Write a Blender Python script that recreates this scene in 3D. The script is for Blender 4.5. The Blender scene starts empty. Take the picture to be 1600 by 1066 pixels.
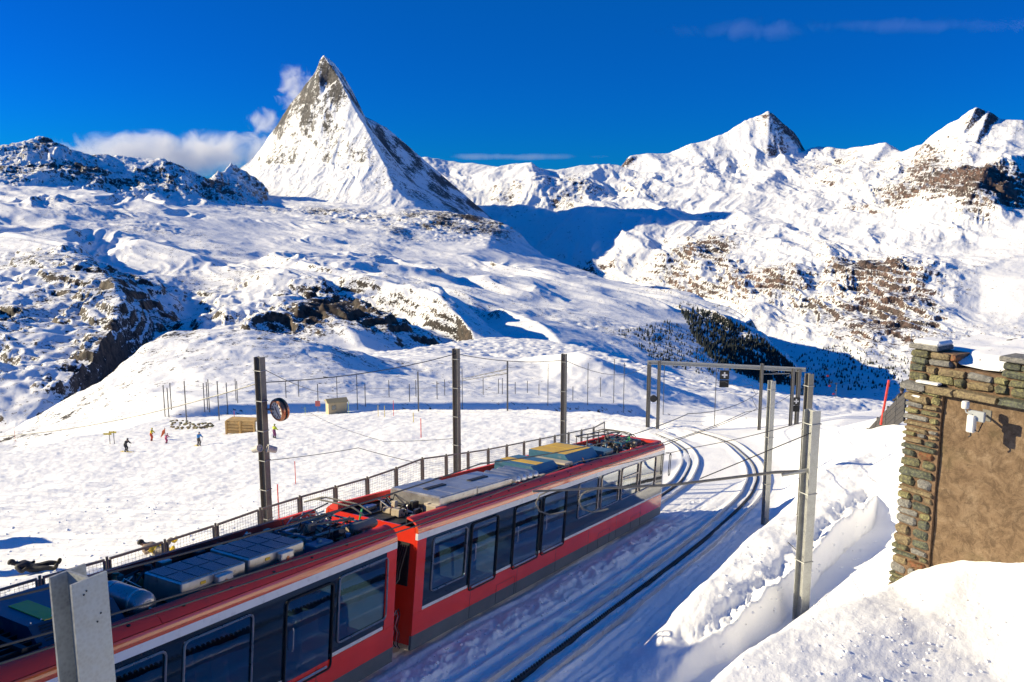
import bpy, bmesh, math, random
import numpy as np
from mathutils import Vector, Matrix
from mathutils.geometry import delaunay_2d_cdt

random.seed(7)
scene = bpy.context.scene
COL = scene.collection
R = math.radians

# ------------------------------------------------------------------ camera
PITCH = R(9.1)
FPX = 1300.0            # focal length in units of a 1600 px wide picture
cam_data = bpy.data.cameras.new('camera')
cam_data.sensor_width = 36.0
cam_data.lens = 36.0 * FPX / 1600.0
cam_data.clip_start = 0.1
cam_data.clip_end = 60000.0
cam = bpy.data.objects.new('camera', cam_data)
COL.objects.link(cam)
cam.rotation_euler = (math.pi / 2 - PITCH, 0, 0)
scene.camera = cam

# ------------------------------------------------------------------ sky and sun
SUN_EL = R(20.8)
SUN_AZ = R(276.0)       # clockwise from +Y: from the left
world = bpy.data.worlds.new('World')
scene.world = world
world.use_nodes = True
wn = world.node_tree
wn.nodes.clear()
sky = wn.nodes.new('ShaderNodeTexSky')
sky.sky_type = 'NISHITA'
sky.sun_disc = False
sky.sun_elevation = SUN_EL
sky.sun_rotation = SUN_AZ
sky.altitude = 0
sky.air_density = 1.0
sky.dust_density = 0.0
sky.ozone_density = 8.0
def _mul(col):
    m = wn.nodes.new('ShaderNodeVectorMath'); m.operation = 'MULTIPLY'
    m.inputs[1].default_value = col
    return m
sk1 = _mul((0.05, 0.05, 0.05))                # deep, clear high-altitude air
gam = wn.nodes.new('ShaderNodeGamma')
gam.inputs['Gamma'].default_value = 2.5
sk2 = _mul((1.2, 34.0, 40.0))
sk3 = wn.nodes.new('ShaderNodeVectorMath'); sk3.operation = 'ADD'
sk3.inputs[1].default_value = (0.004, 0.44, 1.62)   # even deep blue of the whole dome
bgn = wn.nodes.new('ShaderNodeBackground')
bgn.inputs['Strength'].default_value = 0.1
outw = wn.nodes.new('ShaderNodeOutputWorld')
wn.links.new(sky.outputs[0], sk1.inputs[0])
wn.links.new(sk1.outputs[0], gam.inputs['Color'])
wn.links.new(gam.outputs[0], sk2.inputs[0])
wn.links.new(sk2.outputs[0], sk3.inputs[0])
wn.links.new(sk3.outputs[0], bgn.inputs['Color'])
wn.links.new(bgn.outputs[0], outw.inputs['Surface'])

sun_data = bpy.data.lights.new('sun', 'SUN')
sun_data.energy = 4.3
sun_data.angle = R(0.5)
sun_data.color = (1.0, 0.86, 0.56)
sun = bpy.data.objects.new('sun', sun_data)
COL.objects.link(sun)
SUN_TO = Vector((math.sin(SUN_AZ) * math.cos(SUN_EL), math.cos(SUN_AZ) * math.cos(SUN_EL), math.sin(SUN_EL)))
sun.rotation_euler = SUN_TO.to_track_quat('Z', 'Y').to_euler()

scene.view_settings.view_transform = 'Standard'
scene.view_settings.look = 'None'
scene.view_settings.gamma = 1.0
scene.view_settings.use_curve_mapping = False
scene.view_settings.exposure = 0.93
scene.cycles.max_bounces = 10
scene.cycles.diffuse_bounces = 5
scene.cycles.glossy_bounces = 4
scene.cycles.transparent_max_bounces = 12
scene.cycles.volume_bounces = 10

# ------------------------------------------------------------------ places: a sight line and a distance give a point
CP, SP = math.cos(PITCH), math.sin(PITCH)
def ray(px, py):
    x = (px - 800) / FPX; y = (py - 533) / FPX
    return np.array([x, CP - y * SP, -(SP + y * CP)])
def at(px, py, Y):
    r = ray(px, py)
    return r * (Y / r[1])
GA, GB, GC = 6.4, -0.058, 0.2         # the slope the station stands on: depth below the eye
def plane_z(x, y):
    return -(GA + GB * x + GC * y)
def on_plane(px, py, up=0.0):
    r = ray(px, py)
    return r * ((GA - up) / (-r[2] - GB * r[0] - GC * r[1]))
YAW = R(28.92)
SY, CY = math.sin(YAW), math.cos(YAW)
P0 = on_plane(622, 1030)
def uv2xy(u, v):
    return P0[0] + u * SY + v * CY, P0[1] + u * CY - v * SY
def xy2uv(x, y):
    rx, ry = x - P0[0], y - P0[1]
    return rx * SY + ry * CY, rx * CY - ry * SY
GRADE = -0.146

# ------------------------------------------------------------------ naming helpers
def tag(o, label=None, cat=None, group=None, kind=None):
    if label: o['label'] = label
    if cat: o['category'] = cat
    if group: o['group'] = group
    if kind: o['kind'] = kind
    return o
def empty(name, loc=(0, 0, 0), rot=None, label=None, cat=None, group=None):
    o = bpy.data.objects.new(name, None)
    o.empty_display_size = 0.2
    COL.objects.link(o)
    o.location = loc
    if rot is not None: o.rotation_euler = rot
    tag(o, label, cat, group)
    return o
def copy_tree(o, parent=None):
    c = o.copy(); COL.objects.link(c); c.parent = parent
    for ch in list(o.children): copy_tree(ch, c)
    return c

class MB:
    """collects shapes into one mesh"""
    def __init__(self):
        self.v = []; self.f = []; self.m = []
    def add(self, verts, faces, mi=0):
        b = len(self.v)
        self.v += [tuple(p) for p in verts]
        self.f += [tuple(i + b for i in f) for f in faces]
        self.m += [mi] * len(faces)
        return self
    def box(self, c, s, rot=None, mi=0, taper=1.0):
        hx, hy, hz = s[0] / 2, s[1] / 2, s[2] / 2
        pts = [Vector((x * hx * (taper if z > 0 else 1), y * hy * (taper if z > 0 else 1), z * hz))
               for z in (-1, 1) for y in (-1, 1) for x in (-1, 1)]
        if rot is not None:
            pts = [rot @ p for p in pts]
        c = Vector(c)
        return self.add([p + c for p in pts], [(0, 2, 3, 1), (4, 5, 7, 6), (0, 1, 5, 4), (2, 6, 7, 3), (1, 3, 7, 5), (0, 4, 6, 2)], mi)
    def bbox(self, c, s, b=0.02, rot=None, mi=0):
        """box with chamfered edges"""
        bm = bmesh.new()
        bmesh.ops.create_cube(bm, size=1.0)
        for v in bm.verts: v.co = Vector((v.co.x * s[0], v.co.y * s[1], v.co.z * s[2]))
        bmesh.ops.bevel(bm, geom=list(bm.edges), offset=b, segments=1, affect='EDGES')
        bm.verts.index_update()
        c = Vector(c)
        vs = [((rot @ v.co) if rot is not None else v.co) + c for v in bm.verts]
        fs = [[v.index for v in f.verts] for f in bm.faces]
        bm.free()
        return self.add(vs, fs, mi)
    def prism(self, poly, axis_from, axis_to, mi=0, cap=True):
        """poly: list of 3-D points, swept by the vector between the two axis points"""
        d = Vector(axis_to) - Vector(axis_from)
        a = [Vector(p) for p in poly]; n = len(a)
        fs = [(i, (i + 1) % n, n + (i + 1) % n, n + i) for i in range(n)]
        if cap: fs += [tuple(range(n))[::-1], tuple(range(n, 2 * n))]
        return self.add(a + [p + d for p in a], fs, mi)
    def tube(self, pts, r, n=8, mi=0, cap=True, closed=False):
        pts = [Vector(p) for p in pts]
        rs = r if isinstance(r, (list, tuple)) else [r] * len(pts)
        vs, fs = [], []
        up0 = None
        m = len(pts)
        for i, p in enumerate(pts):
            if closed: t = (pts[(i + 1) % m] - pts[i - 1])
            else: t = pts[min(i + 1, m - 1)] - pts[max(i - 1, 0)]
            if t.length < 1e-9: t = Vector((0, 0, 1))
            t.normalize()
            if up0 is None:
                up0 = t.orthogonal().normalized()
            else:
                up0 = (up0 - t * up0.dot(t))
                up0 = up0.normalized() if up0.length > 1e-6 else t.orthogonal().normalized()
            b = t.cross(up0)
            for k in range(n):
                a = 2 * math.pi * k / n
                vs.append(p + (up0 * math.cos(a) + b * math.sin(a)) * rs[i])
        seg = m if closed else m - 1
        for i in range(seg):
            j = (i + 1) % m
            for k in range(n):
                fs.append((i * n + k, i * n + (k + 1) % n, j * n + (k + 1) % n, j * n + k))
        if cap and not closed:
            fs.append(tuple(range(n))[::-1]); fs.append(tuple((m - 1) * n + k for k in range(n)))
        return self.add(vs, fs, mi)
    def lathe(self, c, prof, n=16, axis='z', mi=0):
        """prof: list of (radius, height)"""
        vs, fs = [], []
        c = Vector(c)
        for r_, h in prof:
            for k in range(n):
                a = 2 * math.pi * k / n
                x, y = r_ * math.cos(a), r_ * math.sin(a)
                p = {'z': Vector((x, y, h)), 'x': Vector((h, x, y)), 'y': Vector((y, h, x))}[axis]
                vs.append(c + p)
        for i in range(len(prof) - 1):
            for k in range(n):
                fs.append((i * n + k, i * n + (k + 1) % n, (i + 1) * n + (k + 1) % n, (i + 1) * n + k))
        fs.append(tuple(range(n))[::-1]); fs.append(tuple((len(prof) - 1) * n + k for k in range(n)))
        return self.add(vs, fs, mi)
    def mesh(self, name, mats, smooth=None):
        me = bpy.data.meshes.new(name)
        me.from_pydata(self.v, [], self.f)
        mats = mats if isinstance(mats, (list, tuple)) else [mats]
        for m in mats: me.materials.append(m)
        if len(mats) > 1: me.polygons.foreach_set('material_index', self.m)
        bm = bmesh.new(); bm.from_mesh(me)
        bmesh.ops.recalc_face_normals(bm, faces=bm.faces)
        bm.to_mesh(me); bm.free()
        if smooth is not None:
            me.polygons.foreach_set('use_smooth', [True] * len(me.polygons))
            me.set_sharp_from_angle(angle=R(smooth))
        me.update()
        return me
    def build(self, name, mats, parent=None, smooth=None, label=None, cat=None, group=None, kind=None, loc=None):
        o = bpy.data.objects.new(name, self.mesh(name, mats, smooth))
        COL.objects.link(o)
        o.parent = parent
        if loc is not None: o.location = loc
        tag(o, label, cat, group, kind)
        return o

# ------------------------------------------------------------------ materials
def newmat(name):
    m = bpy.data.materials.new(name); m.use_nodes = True
    nt = m.node_tree; nt.nodes.clear()
    out = nt.nodes.new('ShaderNodeOutputMaterial')
    b = nt.nodes.new('ShaderNodeBsdfPrincipled')
    nt.links.new(b.outputs[0], out.inputs['Surface'])
    return m, nt, b, out
def N(nt, t, **kw):
    n = nt.nodes.new(t)
    for k, v in kw.items():
        if k in n.inputs: n.inputs[k].default_value = v
        else: setattr(n, k, v)
    return n
def ramp(nt, fac, stops):
    r = nt.nodes.new('ShaderNodeValToRGB')
    e = r.color_ramp.elements
    while len(e) < len(stops): e.new(0.5)
    for i, (p, c) in enumerate(stops):
        e[i].position = p; e[i].color = c if len(c) == 4 else (*c, 1)
    nt.links.new(fac, r.inputs['Fac'])
    return r
def noise(nt, scale, detail=4, rough=0.55, vec=None, dist=0.0):
    n = N(nt, 'ShaderNodeTexNoise')
    n.inputs['Scale'].default_value = scale; n.inputs['Detail'].default_value = detail
    n.inputs['Roughness'].default_value = rough; n.inputs['Distortion'].default_value = dist
    if vec is not None: nt.links.new(vec, n.inputs['Vector'])
    return n
def geo_pos(nt):
    return nt.nodes.new('ShaderNodeNewGeometry').outputs['Position']
def obj_pos(nt):
    return nt.nodes.new('ShaderNodeTexCoord').outputs['Object']
def math_(nt, op, a, b=None, c=None):
    m = nt.nodes.new('ShaderNodeMath'); m.operation = op
    for i, x in enumerate((a, b, c)):
        if x is None: continue
        if hasattr(x, 'links'): nt.links.new(x, m.inputs[i])
        else: m.inputs[i].default_value = x
    return m.outputs[0]
def mixc(nt, fac, a, b):
    m = nt.nodes.new('ShaderNodeMix'); m.data_type = 'RGBA'
    for s, x in ((m.inputs[0], fac), (m.inputs[6], a), (m.inputs[7], b)):
        if hasattr(x, 'links'): nt.links.new(x, s)
        else: s.default_value = x if not isinstance(x, tuple) else (x if len(x) == 4 else (*x, 1))
    return m.outputs[2]
def bump(nt, b, height, dist=0.01, strength=0.5):
    n = nt.nodes.new('ShaderNodeBump')
    n.inputs['Distance'].default_value = dist; n.inputs['Strength'].default_value = strength
    nt.links.new(height, n.inputs['Height']); nt.links.new(n.outputs[0], b.inputs['Normal'])
    return n
def painted(name, col, rough=0.4, metal=0.0, var=0.12, scale=3.0, dirt=None, bumpd=0.0, coat=0.0):
    m, nt, b, out = newmat(name)
    n = noise(nt, scale, 5, 0.6, obj_pos(nt))
    d = tuple(max(0, c * (1 - var)) for c in col); l = tuple(min(1, c * (1 + var)) for c in col)
    c = ramp(nt, n.outputs[0], [(0.3, d), (0.7, l)]).outputs[0]
    if dirt:
        n2 = noise(nt, scale * 2.7, 6, 0.65, obj_pos(nt))
        f = ramp(nt, n2.outputs[0], [(0.55, (0, 0, 0)), (0.72, (1, 1, 1))]).outputs[0]
        c = mixc(nt, f, c, dirt)
    nt.links.new(c, b.inputs['Base Color'])
    rr = ramp(nt, n.outputs[0], [(0.3, (rough * 0.8,) * 3), (0.7, (min(1, rough * 1.25),) * 3)])
    nt.links.new(rr.outputs[0], b.inputs['Roughness'])
    b.inputs['Metallic'].default_value = metal
    if coat: b.inputs['Coat Weight'].default_value = coat; b.inputs['Coat Roughness'].default_value = 0.05
    if bumpd: bump(nt, b, n.outputs[0], bumpd, 0.6)
    return m
def galvanised(name, col, rough=0.45, metal=0.6):
    m, nt, b, out = newmat(name)
    v = N(nt, 'ShaderNodeTexVoronoi'); v.inputs['Scale'].default_value = 38
    nt.links.new(obj_pos(nt), v.inputs['Vector'])
    n = noise(nt, 5, 5, 0.6, obj_pos(nt))
    f = math_(nt, 'MULTIPLY_ADD', v.outputs['Distance'], 0.4, math_(nt, 'MULTIPLY', n.outputs[0], 0.8))
    c = ramp(nt, f, [(0.3, tuple(x * 0.72 for x in col)), (0.75, tuple(min(1, x * 1.2) for x in col))])
    nt.links.new(c.outputs[0], b.inputs['Base Color'])
    b.inputs['Metallic'].default_value = metal
    rr = ramp(nt, f, [(0.3, (rough * .8,) * 3), (0.75, (rough * 1.3,) * 3)])
    nt.links.new(rr.outputs[0], b.inputs['Roughness'])
    return m
def snow_terrain(name, s_detail, bump_d, rock_a=(0.085, 0.072, 0.066), rock_b=(0.20, 0.135, 0.10), big=1.0, dirty=0.0, trees=False):
    """snow with rock showing where the ground carries it (point attribute 'rock')"""
    m, nt, b, out = newmat(name)
    pos = geo_pos(nt)
    at_ = nt.nodes.new('ShaderNodeAttribute'); at_.attribute_name = 'rock'
    n1 = noise(nt, s_detail, 9, 0.72, pos)
    n2 = noise(nt, s_detail * 0.17, 5, 0.6, pos)
    n5 = noise(nt, s_detail * 4.1, 6, 0.7, pos)
    f = math_(nt, 'ADD', at_.outputs['Fac'], math_(nt, 'MULTIPLY', math_(nt, 'SUBTRACT', n1.outputs[0], 0.5), 2.6))
    f = math_(nt, 'ADD', f, math_(nt, 'MULTIPLY', math_(nt, 'SUBTRACT', n5.outputs[0], 0.5), 2.6))
    mask = ramp(nt, f, [(0.44, (0, 0, 0)), (0.58, (1, 1, 1))]).outputs[0]
    rc = ramp(nt, n2.outputs[0], [(0.35, rock_a), (0.65, rock_b)]).outputs[0]
    n3 = noise(nt, s_detail * 1.9, 6, 0.7, pos)
    rc = mixc(nt, ramp(nt, n3.outputs[0], [(0.40, (1, 1, 1)), (0.62, (0, 0, 0))]).outputs[0], rc, tuple(c * 0.35 for c in rock_a))
    sc = ramp(nt, n2.outputs[0], [(0.3, (0.90, 0.905, 0.92)), (0.7, (0.93, 0.93, 0.93))]).outputs[0]
    if dirty:
        n4 = noise(nt, 0.9, 6, 0.7, pos)
        sc = mixc(nt, ramp(nt, n4.outputs[0], [(0.5, (0, 0, 0)), (0.8, (dirty,) * 3)]).outputs[0], sc, (0.55, 0.50, 0.46))
    nt.links.new(mixc(nt, mask, sc, rc), b.inputs['Base Color'])
    b.inputs['Roughness'].default_value = 0.75
    b.inputs['Specular IOR Level'].default_value = 0.25
    h = math_(nt, 'ADD', n1.outputs[0], math_(nt, 'MULTIPLY', n3.outputs[0], 0.5))
    bump(nt, b, h, bump_d, 0.55)
    return m
# ------------------------------------------------------------------ terrain
_rng = np.random.RandomState(11)
_perm = np.concatenate([_rng.permutation(256)] * 3)
_ga = _rng.rand(256) * 2 * np.pi
_gx, _gy = np.cos(_ga), np.sin(_ga)
def perlin(x, y):
    xi = np.floor(x).astype(np.int64); yi = np.floor(y).astype(np.int64)
    xf = x - xi; yf = y - yi
    xi &= 255; yi &= 255
    u = xf * xf * xf * (xf * (xf * 6 - 15) + 10); w = yf * yf * yf * (yf * (yf * 6 - 15) + 10)
    def g(ix, iy, dx, dy):
        h = _perm[_perm[ix & 255] + (iy & 255)]
        return _gx[h] * dx + _gy[h] * dy
    a = g(xi, yi, xf, yf); b = g(xi + 1, yi, xf - 1, yf)
    c = g(xi, yi + 1, xf, yf - 1); d = g(xi + 1, yi + 1, xf - 1, yf - 1)
    return (a + u * (b - a)) * (1 - w) + (c + u * (d - c)) * w
def fbm(x, y, octs, gain=0.5, ridged=False):
    s = np.zeros_like(x); amp = 1.0; tot = 0
    for o in range(octs):
        n = perlin(x + 17.3 * o, y - 9.1 * o)
        s += amp * ((1 - 2.6 * np.abs(n)) if ridged else n * 1.6)
        tot += amp; amp *= gain; x = x * 2.03; y = y * 2.03
    return s / tot
def smooth(a, lo, hi):
    t = np.clip((a - lo) / (hi - lo), 0, 1); return t * t * (3 - 2 * t)
def blur(a, n):
    if n <= 0: return a
    k = np.exp(-0.5 * (np.arange(-2 * n, 2 * n + 1) / n) ** 2); k /= k.sum()
    pad = 2 * n
    for ax in (0, 1):
        p = [(0, 0), (0, 0)]; p[ax] = (pad, pad)
        b = np.pad(a, p, mode='edge')
        out = np.zeros_like(a)
        for i, w in enumerate(k):
            out += w * (b[i:i + a.shape[0], :] if ax == 0 else b[:, i:i + a.shape[1]])
        a = out
    return a

def tin_raster(polys, S, LY):
    """polys: polylines of (px, py, Y, rough, rock); gives slope z/Y, rough and rock on the grid S x LY"""
    K1, K2 = 13.0, 11.0
    vs, vals, edges, key = [], [], [], {}
    for pl in polys:
        last = None
        for (px, py, Y, ro, rk) in pl:
            p = at(px, py, Y)
            k = (round(px, 1), round(Y, 1))
            if k not in key:
                key[k] = len(vs)
                vs.append(Vector((p[0] / Y * K1, math.log(Y) * K2))); vals.append((p[2] / Y, ro, rk))
            i = key[k]
            if last is not None and last != i: edges.append((last, i))
            last = i
    ov, oe, of, orig_v, _, _ = delaunay_2d_cdt(vs, edges, [], 0, 1e-5)
    val = np.zeros((len(ov), 3)); V = np.array([(v.x, v.y) for v in ov])
    src = np.array([(v.x, v.y) for v in vs]); sval = np.array(vals)
    for i, o in enumerate(orig_v):
        if o: val[i] = sval[o[0]]
        else:
            d = ((src - V[i]) ** 2).sum(1); w = 1 / (d + 1e-6) ** 2; val[i] = (sval * w[:, None]).sum(0) / w.sum()
    gs, gl = S * K1, LY * K2
    out = np.full((len(LY), len(S), 3), np.nan)
    for f in of:
        for k in range(1, len(f) - 1):
            ia, ib, ic = f[0], f[k], f[k + 1]
            a, b, c = V[ia], V[ib], V[ic]
            i0, i1 = np.searchsorted(gs, min(a[0], b[0], c[0]) - 1e-9), np.searchsorted(gs, max(a[0], b[0], c[0]) + 1e-9)
            j0, j1 = np.searchsorted(gl, min(a[1], b[1], c[1]) - 1e-9), np.searchsorted(gl, max(a[1], b[1], c[1]) + 1e-9)
            if i1 <= i0 or j1 <= j0: continue
            X, Yv = np.meshgrid(gs[i0:i1], gl[j0:j1])
            det = (b[1] - c[1]) * (a[0] - c[0]) + (c[0] - b[0]) * (a[1] - c[1])
            if abs(det) < 1e-12: continue
            l1 = ((b[1] - c[1]) * (X - c[0]) + (c[0] - b[0]) * (Yv - c[1])) / det
            l2 = ((c[1] - a[1]) * (X - c[0]) + (a[0] - c[0]) * (Yv - c[1])) / det
            l3 = 1 - l1 - l2
            ok = (l1 > -1e-7) & (l2 > -1e-7) & (l3 > -1e-7)
            r = l1[..., None] * val[ia] + l2[..., None] * val[ib] + l3[..., None] * val[ic]
            sub = out[j0:j1, i0:i1]
            sub[ok] = r[ok]
    return out

def grid_object(name, X, Y, Z, rock, mat, ok=None):
    nj, ni = X.shape
    co = np.stack([X, Y, Z], -1).reshape(-1, 3).astype(np.float32)
    idx = np.arange(nj * ni).reshape(nj, ni)
    q = np.stack([idx[:-1, :-1], idx[:-1, 1:], idx[1:, 1:], idx[1:, :-1]], -1).reshape(-1, 4)
    if ok is not None:
        o = ok.reshape(-1); q = q[o[q].all(1)]
        used = np.zeros(len(co), bool); used[q.reshape(-1)] = True
        remap = np.cumsum(used) - 1
        co = co[used]; q = remap[q]; rock = rock.reshape(-1)[used]
    co = np.nan_to_num(co)
    me = bpy.data.meshes.new(name)
    me.vertices.add(len(co)); me.vertices.foreach_set('co', co.reshape(-1))
    me.loops.add(q.size); me.loops.foreach_set('vertex_index', q.reshape(-1).astype(np.int32))
    me.polygons.add(len(q)); me.polygons.foreach_set('loop_start', np.arange(0, q.size, 4, dtype=np.int32))
    me.update(calc_edges=True)
    me.polygons.foreach_set('use_smooth', np.ones(len(q), bool))
    a = me.attributes.new('rock', 'FLOAT', 'POINT')
    a.data.foreach_set('value', np.nan_to_num(rock).reshape(-1).astype(np.float32))
    me.materials.append(mat)
    o = bpy.data.objects.new(name, me); COL.objects.link(o)
    return o

def slope_of(X, Y, Z):
    """rise over run on a grid whose rows are distances and whose columns are directions"""
    zj, zi = np.gradient(Z); yj, yi = np.gradient(Y); xj, xi = np.gradient(X)
    det = xi * yj - xj * yi
    det = np.where(np.abs(det) < 1e-9, 1e-9, det)
    gx = (zi * yj - zj * yi) / det; gy = (zj * xi - zi * xj) / det
    return gx, gy

def massif(name, polys, px0, px1, ncol, y0, y1, nrow, mat, wl, stretch=2.0, octs=6, blur_n=2, skew=0.0,
           thr=(0.75, 1.25), ridged=0.6, label=None, gain=0.5, nrock=0.35, amp=2.0, terr=0.0, dunes=None):
    S = np.linspace((px0 - 800) / FPX, (px1 - 800) / FPX, ncol) / CP * 1.0
    LY = np.linspace(math.log(y0), math.log(y1), nrow)
    T = tin_raster(polys, S, LY)
    ok = ~np.isnan(T[..., 0])
    Sg, Lg = np.meshgrid(S, LY)
    Yg = np.exp(Lg); Xg = Sg * Yg
    # s is X/Y; sight lines off the level differ a little, the control points are exact
    e = np.where(ok, T[..., 0], np.nanmin(T[..., 0]))
    e = blur(e, blur_n)
    Z = e * Yg
    ro = blur(np.nan_to_num(T[..., 1]), 6); rk = blur(np.nan_to_num(T[..., 2]), 5)
    wx = fbm(Xg / wl * 0.7 + 5, Yg / wl * 0.7, 3) * 0.35
    ax = (Xg + skew * Yg) / wl + wx; ay = Yg / (wl * stretch) + wx
    n = ridged * fbm(ax, ay, octs, gain, True) + (1 - ridged) * fbm(ax + 31, ay + 7, octs, gain)
    Z = Z + ro * amp * (n - 0.25 * ridged)
    if dunes:
        da, dw = dunes
        q = (Xg * 0.80 + Yg * 0.60) / dw; r_ = (Xg * 0.60 - Yg * 0.80) / (dw * 3.2)
        wq = fbm(Xg / (dw * 2.5) + 8, Yg / (dw * 2.5), 3) * 0.9
        dn = fbm(q + wq + 13, r_ + wq, 4, 0.45, True)
        msk = smooth(fbm(Xg / (dw * 3.5) + 21, Yg / (dw * 5), 3), -0.25, 0.35)
        Z = Z + da * (dn - 0.3) * msk * smooth(Yg, y0 * 1.3, y0 * 1.9) * (1 - smooth(Yg, y1 * 0.72, y1 * 0.85))
    if terr:
        # ledges and small cliffs where bare rock shows
        w = smooth(rk + 0.25 * fbm(Xg / (wl * 1.3) + 3, Yg / (wl * 1.3), 3), 0.12, 0.45)
        t = (Z + 0.16 * Xg - 0.07 * Yg + terr * 2.4 * fbm(Xg / (wl * .9) + 50, Yg / (wl * .9), 5, .6)) / (terr * (1 + .0 * Xg))
        fr = t - np.floor(t)
        Z = Z + w * terr * (smooth(fr, 0.25, 0.68) - fr) * 0.8
    gx, gy = slope_of(Xg, Yg, Z)
    sl = np.hypot(gx, gy)
    patch = fbm(Xg / (wl * 0.8) + 77, Yg / (wl * 1.5), 5, 0.55)
    rock = rk * (0.75 + 1.9 * patch) + smooth(sl, *thr) * 0.62 + nrock * patch * smooth(sl, thr[0] * 0.6, thr[1] * 0.8)
    o = grid_object(name, Xg, Yg, Z, rock, mat, ok)
    tag(o, label, None, None, 'structure')
    return o

def row(pts, ro, rk=0.0, sc=1000.0):
    """(px, py, km[, rough[, rock]]) -> control points in metres"""
    return [(p[0], p[1], p[2] * sc, p[3] if len(p) > 3 else ro, p[4] if len(p) > 4 else rk) for p in pts]
def behind(pl, k=1.14, drop=90):
    return [(px, py + drop, Y * k, ro, rk) for (px, py, Y, ro, rk) in pl]

M_FAR = snow_terrain('far_snow_and_rock', 0.018, 10.0, (0.10, 0.08, 0.078), (0.24, 0.145, 0.115))
M_PYR = snow_terrain('pyramid_snow_and_rock', 0.022, 9.0, (0.095, 0.095, 0.10), (0.18, 0.155, 0.14))
M_MID = snow_terrain('mid_snow_and_rock', 0.05, 2.2, (0.05, 0.045, 0.043), (0.13, 0.088, 0.062))
M_KNOLL = snow_terrain('knoll_snow_and_rock', 0.16, 0.5, (0.075, 0.07, 0.06), (0.16, 0.12, 0.085))
M_NEAR = snow_terrain('near_snow', 3.5, 0.05, (0.08, 0.07, 0.06), (0.16, 0.12, 0.085), dirty=0.12)

# ---- far range to the right of the pyramid
crest = row([(600, 262, 12.0), (640, 250, 12.0), (665, 247, 12.0), (700, 253, 12.2), (740, 259, 12.4), (765, 264, 12.2), (790, 263, 11.6),
             (812, 256, 11.2), (831, 252, 11.0), (850, 262, 11.0), (872, 264, 11.1), (900, 260, 11.2), (935, 259, 11.3), (960, 256, 11.4), (970, 266, 11.5),
             (986, 243, 11.7), (1010, 242, 11.8), (1045, 241, 12.0), (1080, 226, 12.0), (1105, 221, 12.1), (1130, 210, 12.2), (1152, 197, 12.3), (1176, 184, 12.4),
             (1200, 175, 12.4), (1216, 186, 12.4), (1238, 204, 12.4), (1250, 226, 12.35), (1259, 240, 12.3), (1280, 231, 12.1), (1310, 231, 11.8),
             (1350, 228, 11.5), (1368, 226, 11.3), (1385, 220, 11.0), (1400, 233, 10.8), (1416, 242, 10.5), (1440, 229, 10.2), (1462, 208, 10.0), (1482, 192, 9.9),
             (1500, 184, 9.8), (1516, 172, 9.75), (1528, 163, 9.7), (1545, 176, 9.7), (1562, 187, 9.7), (1590, 190, 9.6), (1640, 200, 9.5), (1760, 240, 9.3)], 20, 0.12)
r2 = row([(600, 300, 10.6), (660, 285, 10.9), (700, 285, 10.9), (760, 300, 10.3, 50), (800, 318, 9.9, 60, .3), (850, 330, 9.6, 60, .35), (900, 318, 9.9, 70, .3), (955, 300, 10.3, 60, .2),
          (1000, 290, 10.5, 60, .2), (1050, 280, 10.8), (1100, 270, 11.0, 70, .2), (1160, 262, 11.2, 70, .25), (1200, 250, 11.3), (1245, 248, 11.7, 60, .5), (1300, 262, 10.9, 50, .25),
          (1360, 262, 10.2, 50, .3), (1420, 268, 9.6, 60, .3), (1470, 245, 9.3, 70, .3), (1520, 235, 9.0, 60, .1), (1570, 240, 8.7, 30), (1640, 250, 8.6), (1760, 280, 8.4)], 40, 0.0)
r3 = row([(600, 350, 9.4), (700, 330, 9.6), (760, 345, 9.4), (830, 352, 9.2), (900, 335, 9.1), (960, 330, 9.2), (1010, 325, 9.3),
          (1070, 315, 9.5), (1130, 310, 9.5), (1180, 300, 9.7), (1240, 305, 9.4), (1300, 310, 9.0), (1350, 318, 8.5, 60, .3), (1400, 310, 8.4, 70, .4),
          (1440, 298, 8.2, 70, .45), (1480, 280, 8.1, 70, .45), (1520, 266, 8.0, 70, .5), (1556, 250, 7.9, 60, .6), (1580, 275, 7.7, 60, .6), (1604, 305, 7.5, 60, .5), (1660, 330, 7.3), (1760, 340, 7.2)], 40)
r4 = row([(600, 400, 8.9), (700, 370, 8.9), (780, 378, 8.7), (846, 377, 8.6, 15), (884, 352, 8.55, 15), (926, 338, 8.5, 15), (964, 342, 8.4, 15), (1002, 340, 8.3, 20), (1060, 345, 8.4),
          (1110, 350, 8.3), (1170, 340, 8.5), (1220, 345, 8.2), (1290, 352, 7.8), (1350, 355, 7.5), (1400, 358, 7.2), (1450, 352, 7.0),
          (1500, 340, 6.9, 60, .3), (1550, 335, 6.9, 60, .35), (1600, 350, 6.6, 30), (1660, 370, 6.4), (1760, 380, 6.3)], 35)
r5 = row([(700, 420, 8.2), (820, 410, 8.0), (900, 405, 7.7), (960, 400, 7.4), (1020, 400, 7.3, 40, .12), (1070, 395, 7.2, 45, .3), (1110, 385, 7.2, 50, .35), (1160, 395, 6.9, 50, .3),
          (1220, 398, 6.7, 45, .2), (1290, 395, 6.6, 40, .1), (1360, 402, 6.4, 40, .12), (1430, 402, 6.2, 40, .1), (1500, 405, 6.0, 15), (1600, 400, 5.8, 12), (1760, 410, 5.6, 12)], 45)
r6 = row([(820, 470, 7.0), (960, 450, 6.8), (1050, 440, 6.5, 45, .3), (1120, 436, 6.3, 50, .4), (1190, 430, 6.1, 55, .42), (1250, 432, 5.9, 60, .5), (1310, 430, 5.8, 65, .46), (1350, 426, 5.75, 65, .54),
          (1400, 425, 5.65, 65, .48), (1460, 425, 5.5, 60, .42), (1500, 428, 5.35, 30, .35), (1530, 432, 5.3, 10), (1600, 440, 5.1, 10), (1760, 440, 5.0, 10)], 30)
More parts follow.
